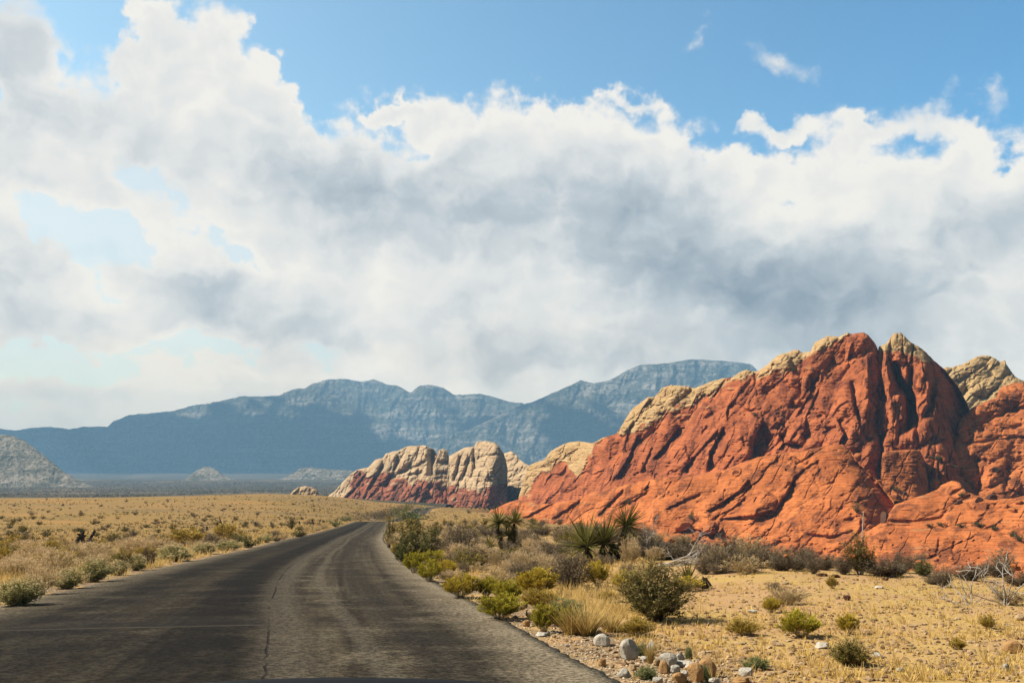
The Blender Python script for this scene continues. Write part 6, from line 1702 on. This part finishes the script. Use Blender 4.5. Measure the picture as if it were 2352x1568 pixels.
def tuft_field(name, n, rows, seed, y0, y1, size, blades, mat, kind_f='grass', spread=45, wpx=1.0, clump=None, shoulder=1.0):
    x, y, rng = sample_ground(n, rows, seed, y0, y1)
    d = np.abs(x - road_x(y)) - ROAD_HW
    keep = rng.uniform(0, 1, len(x)) < np.where(d < shoulder, .06, 1)
    if clump is not None: keep &= fbm(x / clump, y / clump, 3, seed) + rng.normal(0, .15, len(x)) > -.02
    x, y = x[keep], y[keep]
    z = ground_z(x, y)
    N = len(x)
    i = np.repeat(np.arange(N), blades)
    M = len(i)
    hgt = (size[0] + (size[1] - size[0]) * rng.uniform(0, 1, N) ** 1.5)[i] * rng.uniform(.6, 1.1, M)
    ph = rng.uniform(0, 2 * math.pi, M); th = R(spread) * np.sqrt(rng.uniform(0, 1, M))
    D = np.stack([np.sin(th) * np.cos(ph), np.sin(th) * np.sin(ph), np.cos(th)], -1)
    C = np.stack([x[i], y[i], z[i] - .01], -1) + np.stack([np.cos(ph), np.sin(ph), 0 * ph], -1) * (hgt * .25 * rng.uniform(0, 1, M))[:, None]
    w = np.maximum(.012, wpx * y[i] / 983 * .6)
    S = unit(np.stack([-np.sin(ph), np.cos(ph), 0 * ph], -1) + rng.normal(0, .4, (M, 3)))
    V = np.stack([C - S * (w * .5)[:, None], C + S * (w * .5)[:, None], C + D * hgt[:, None]], 1)
    me = raw_mesh(name, V.reshape(-1, 3), np.arange(3 * M).reshape(M, 3), mat, smooth=False)
    add_attr(me, 'rnd', np.repeat(np.clip(rng.uniform(0, 1, N)[i] * .7 + rng.uniform(0, .3, M), 0, 1), 3)); add_attr(me, 'tip', np.tile([0, 0, 1.0], M))
    link(name, me, kind='stuff')
RIGHT_ROWS = [(900, 1235, 1300), (1000, 1225, 1400), (1120, 1200, 1440), (1300, 1235, 1568), (1580, 1262, 1568), (1800, 1296, 1568), (2050, 1312, 1568), (2352, 1334, 1568)]
LEFT_ROWS = [(0, 1148, 1400), (300, 1146, 1322), (640, 1136, 1245), (850, 1150, 1205), (960, 1156, 1200), (1110, 1170, 1205)]
M_GRASS = plant_mat('dry_grass_blade', (0.66, 0.44, 0.12), (0.88, 0.63, 0.21), (0.90, 0.66, 0.25), .5, .4)
M_GRASS2 = plant_mat('straw_blade', (0.54, 0.355, 0.12), (0.78, 0.55, 0.21), (0.82, 0.60, 0.26), .5, .4)
M_SCRUB = plant_mat('scrub_leaf', (0.055, 0.050, 0.022), (0.17, 0.135, 0.06), None, .5, .2)
M_SCRUB2 = plant_mat('brown_scrub_leaf', (0.13, 0.095, 0.05), (0.27, 0.20, 0.11), None, .5, .2)
tuft_field('dry_grass', 7500, RIGHT_ROWS, 3, 6, 120, (.03, .13), 7, M_GRASS, clump=2.6)
tuft_field('dry_grass', 1100, RIGHT_ROWS, 9, 6, 120, (.10, .26), 9, M_GRASS2, clump=1.4)
tuft_field('dry_grass', 14000, LEFT_ROWS, 5, 14, 480, (.12, .40), 7, M_GRASS2, clump=12)
tuft_field('undergrowth', 5200, [(0, 1147, 1290), (300, 1145, 1270), (640, 1134, 1230), (850, 1152, 1200), (1000, 1157, 1196)], 7, 45, 480, (.18, .55), 9, M_SCRUB, spread=75, clump=20)
tuft_field('undergrowth', 2600, [(880, 1160, 1196), (1000, 1160, 1220), (1120, 1176, 1250), (1300, 1200, 1265), (1420, 1210, 1270), (1600, 1255, 1290)], 15, 40, 450, (.15, .45), 9, M_SCRUB2, spread=75, clump=8)
tuft_field('undergrowth', 2200, RIGHT_ROWS, 19, 14, 60, (.04, .16), 8, M_SCRUB2, spread=75, clump=3)
tuft_field('undergrowth', 7000, [(-60, 1104, 1141), (300, 1104, 1141), (640, 1106, 1131), (900, 1110, 1150)], 29, 620, 4200, (1.2, 3.6), 7, M_SCRUB, spread=80, clump=90)
tuft_field('undergrowth', 3500, [(-60, 1104, 1141), (300, 1104, 1141), (640, 1106, 1131), (900, 1110, 1150)], 31, 620, 4200, (1.0, 2.6), 7, M_SCRUB2, spread=80)
tuft_field('dry_grass', 3000, [(900, 1270, 1330), (980, 1265, 1390), (1120, 1255, 1440), (1300, 1262, 1430), (1520, 1275, 1420)], 41, 8, 90, (.16, .42), 11, M_GRASS2, spread=50, clump=1.6)
tuft_field('dry_grass', 2600, [(0, 1285, 1400), (200, 1268, 1346), (400, 1245, 1300), (640, 1210, 1243), (800, 1192, 1206)], 43, 14, 230, (.22, .55), 11, M_GRASS2, spread=50, clump=3, shoulder=.3)
tuft_field('undergrowth', 900, [(900, 1270, 1330), (980, 1265, 1370), (1120, 1255, 1420), (1300, 1262, 1400), (1520, 1275, 1400)], 45, 8, 90, (.10, .30), 14, M_SCRUB2, spread=75, clump=1.6)
def gravel(n, rows, seed, y0, y1, size, cols, band=None):
    x, y, rng = sample_ground(n, rows, seed, y0, y1)
    d = x - road_x(y)
    if band: keep = (d > ROAD_HW + band[0]) & (d < ROAD_HW + band[1] * rng.uniform(.3, 1, len(x)))
    else: keep = np.abs(d) > ROAD_HW + .2
    x, y = x[keep], y[keep]; z = ground_z(x, y)
    N = len(x); P, Fq = ICO2[0], ICO2[1]
    b = bmesh.new(); bmesh.ops.create_icosphere(b, subdivisions=1, radius=1); P = np.array([v.co[:] for v in b.verts]); Fq = np.array([[v.index for v in f.verts] for f in b.faces]); b.free()
    s = size[0] + (size[1] - size[0]) * rng.uniform(0, 1, N) ** 3
    sc = s[:, None] * rng.uniform(.55, 1.2, (N, 3)) * np.array([1, 1, .6])
    V = P[None] * sc[:, None] * rng.uniform(.75, 1.2, (N, len(P), 1))
    a = rng.uniform(0, 6.28, N); ca, sa = np.cos(a)[:, None], np.sin(a)[:, None]
    V = np.stack([V[..., 0] * ca - V[..., 1] * sa, V[..., 0] * sa + V[..., 1] * ca, V[..., 2]], -1) + np.stack([x, y, z + s * .2], -1)[:, None]
    Fa = (Fq[None] + (np.arange(N) * len(P))[:, None, None]).reshape(-1, 3)
    me = raw_mesh('gravel', V.reshape(-1, 3), Fa, plant_mat('gravel_stone', *cols, trans=0), smooth=False)
    add_attr(me, 'rnd', np.repeat(rng.uniform(0, 1, N), len(P)))
    link('gravel', me, kind='stuff')
gravel(11000, [(880, 1235, 1300), (960, 1300, 1380), (1090, 1370, 1470), (1300, 1420, 1568), (1700, 1480, 1568)], 3, 6, 90, (.006, .022), ((0.30, 0.215, 0.13), (0.72, 0.59, 0.43)), (-.15, 1.9))
gravel(9000, RIGHT_ROWS, 5, 6, 45, (.010, .05), ((0.16, 0.085, 0.045), (0.50, 0.36, 0.21)))
gravel(2500, LEFT_ROWS, 8, 10, 70, (.015, .05), ((0.24, 0.17, 0.10), (0.58, 0.50, 0.38)))

# ------------------------------------------------------------------ the two cars: one far off on the road, and the bonnet of the one we ride in
def paint(name, col, rough=.35):
    m, t, b = new_mat(name, rough, .5); t.put(b.inputs['Base Color'], col); return m
def far_car():
    Y = 455; x = float(ray(1032, 1157)[0]) * Y
    root = bpy.data.objects.new('parked_car', None); COL.objects.link(root)
    root.location = (x, Y, float(ground_z(x, Y))); root.rotation_euler = (0, 0, R(20))
    tag(root, 'small dark car far off on the road below the banded outcrop', 'car')
    dark = paint('dark_car_paint', (0.02, 0.022, 0.026)); gl = paint('car_glass', (0.03, 0.04, 0.05), .1); ru = paint('tyre_rubber', (0.015, 0.015, 0.015), .9)
    def lathe_prism(profile, wid, name, mat):
        b = bmesh.new()
        L = [b.verts.new((px, -wid / 2, pz)) for px, pz in profile]; Rv = [b.verts.new((px, wid / 2, pz)) for px, pz in profile]
        b.faces.new(L[::-1]); b.faces.new(Rv)
        n = len(profile)
        for i in range(n): b.faces.new((L[i], L[(i + 1) % n], Rv[(i + 1) % n], Rv[i]))
        bmesh.ops.recalc_face_normals(b, faces=b.faces); bmesh.ops.bevel(b, geom=b.edges[:], offset=.05, segments=2, affect='EDGES')
        me = bpy.data.meshes.new(name); b.to_mesh(me); b.free(); me.materials.append(mat); return link(name, me, root)
    lathe_prism([(-2.2, .35), (2.2, .35), (2.25, .75), (1.3, .95), (.6, 1.5), (-1.3, 1.55), (-2.1, 1.0), (-2.25, .7)], 1.8, 'body', dark)
    lathe_prism([(-1.7, 1.02), (1.05, 1.02), (.55, 1.42), (-1.25, 1.46)], 1.84, 'window', gl)
    for sx in (-1.35, 1.35):
        for sy in (-.85, .85):
            b = bmesh.new(); bmesh.ops.create_cone(b, cap_ends=True, segments=20, radius1=.34, radius2=.34, depth=.24, matrix=Matrix.Translation((sx, sy, .34)) @ Matrix.Rotation(math.pi / 2, 4, 'X'))
            me = bpy.data.meshes.new('wheel'); b.to_mesh(me); b.free(); me.materials.append(ru); link('wheel', me, root)
far_car()
def bonnet():
    m, t, b = new_mat('black_car_paint', .7, .12); t.put(b.inputs['Base Color'], (0.004, 0.004, 0.004))
    xs = np.linspace(-.72, .72, 49); ys = np.linspace(0, 1, 30)
    cx0 = float(ray(800, 1558)[0]) * 1.95; z0 = CAMZ + float(ray(800, 1557.0)[1]) * 1.95
    X, T = np.meshgrid(xs, ys)
    Yv = 1.05 + .9 * np.minimum(T / .75, 1) + .30 * np.sin(np.clip((T - .75) / .25, 0, 1) * math.pi / 2)
    Z = z0 - .085 * X ** 2 - .9 * X ** 6 + .015 * (1 - np.minimum(T / .75, 1)) * 0 - .42 * (1 - np.cos(np.clip((T - .75) / .25, 0, 1) * math.pi / 2))
    Yv = Yv - .10 * (X / .72) ** 2
    me = raw_mesh('car_bonnet', np.stack([X + cx0, Yv, Z], -1).reshape(-1, 3), grid_faces(len(ys), len(xs)), m)
    link('car_bonnet', me, label='black bonnet edge of the car carrying the camera', cat='car')
bonnet()

# ------------------------------------------------------------------ real-world reflectance: the colours above are relative, scaled here
ALBEDO, PLANT_ALBEDO = 0.64, 0.88
for m in bpy.data.materials:
    if m.name in ('cloud', 'haze'): continue
    t = NT(m.node_tree)
    k = PLANT_ALBEDO if any(n.type == 'BSDF_TRANSLUCENT' for n in t.n) else ALBEDO
    for n in list(t.n):
        s = n.inputs.get('Base Color') if n.type == 'BSDF_PRINCIPLED' else n.inputs.get('Color') if n.type in ('BSDF_DIFFUSE', 'BSDF_TRANSLUCENT') else None
        if s is None: continue
        if s.is_linked:
            src = s.links[0].from_socket
            t.l.remove(s.links[0])
            t.put(s, t.vmath('SCALE', src, scale=k))
        else:
            s.default_value = tuple(c * k for c in s.default_value[:3]) + (1,)
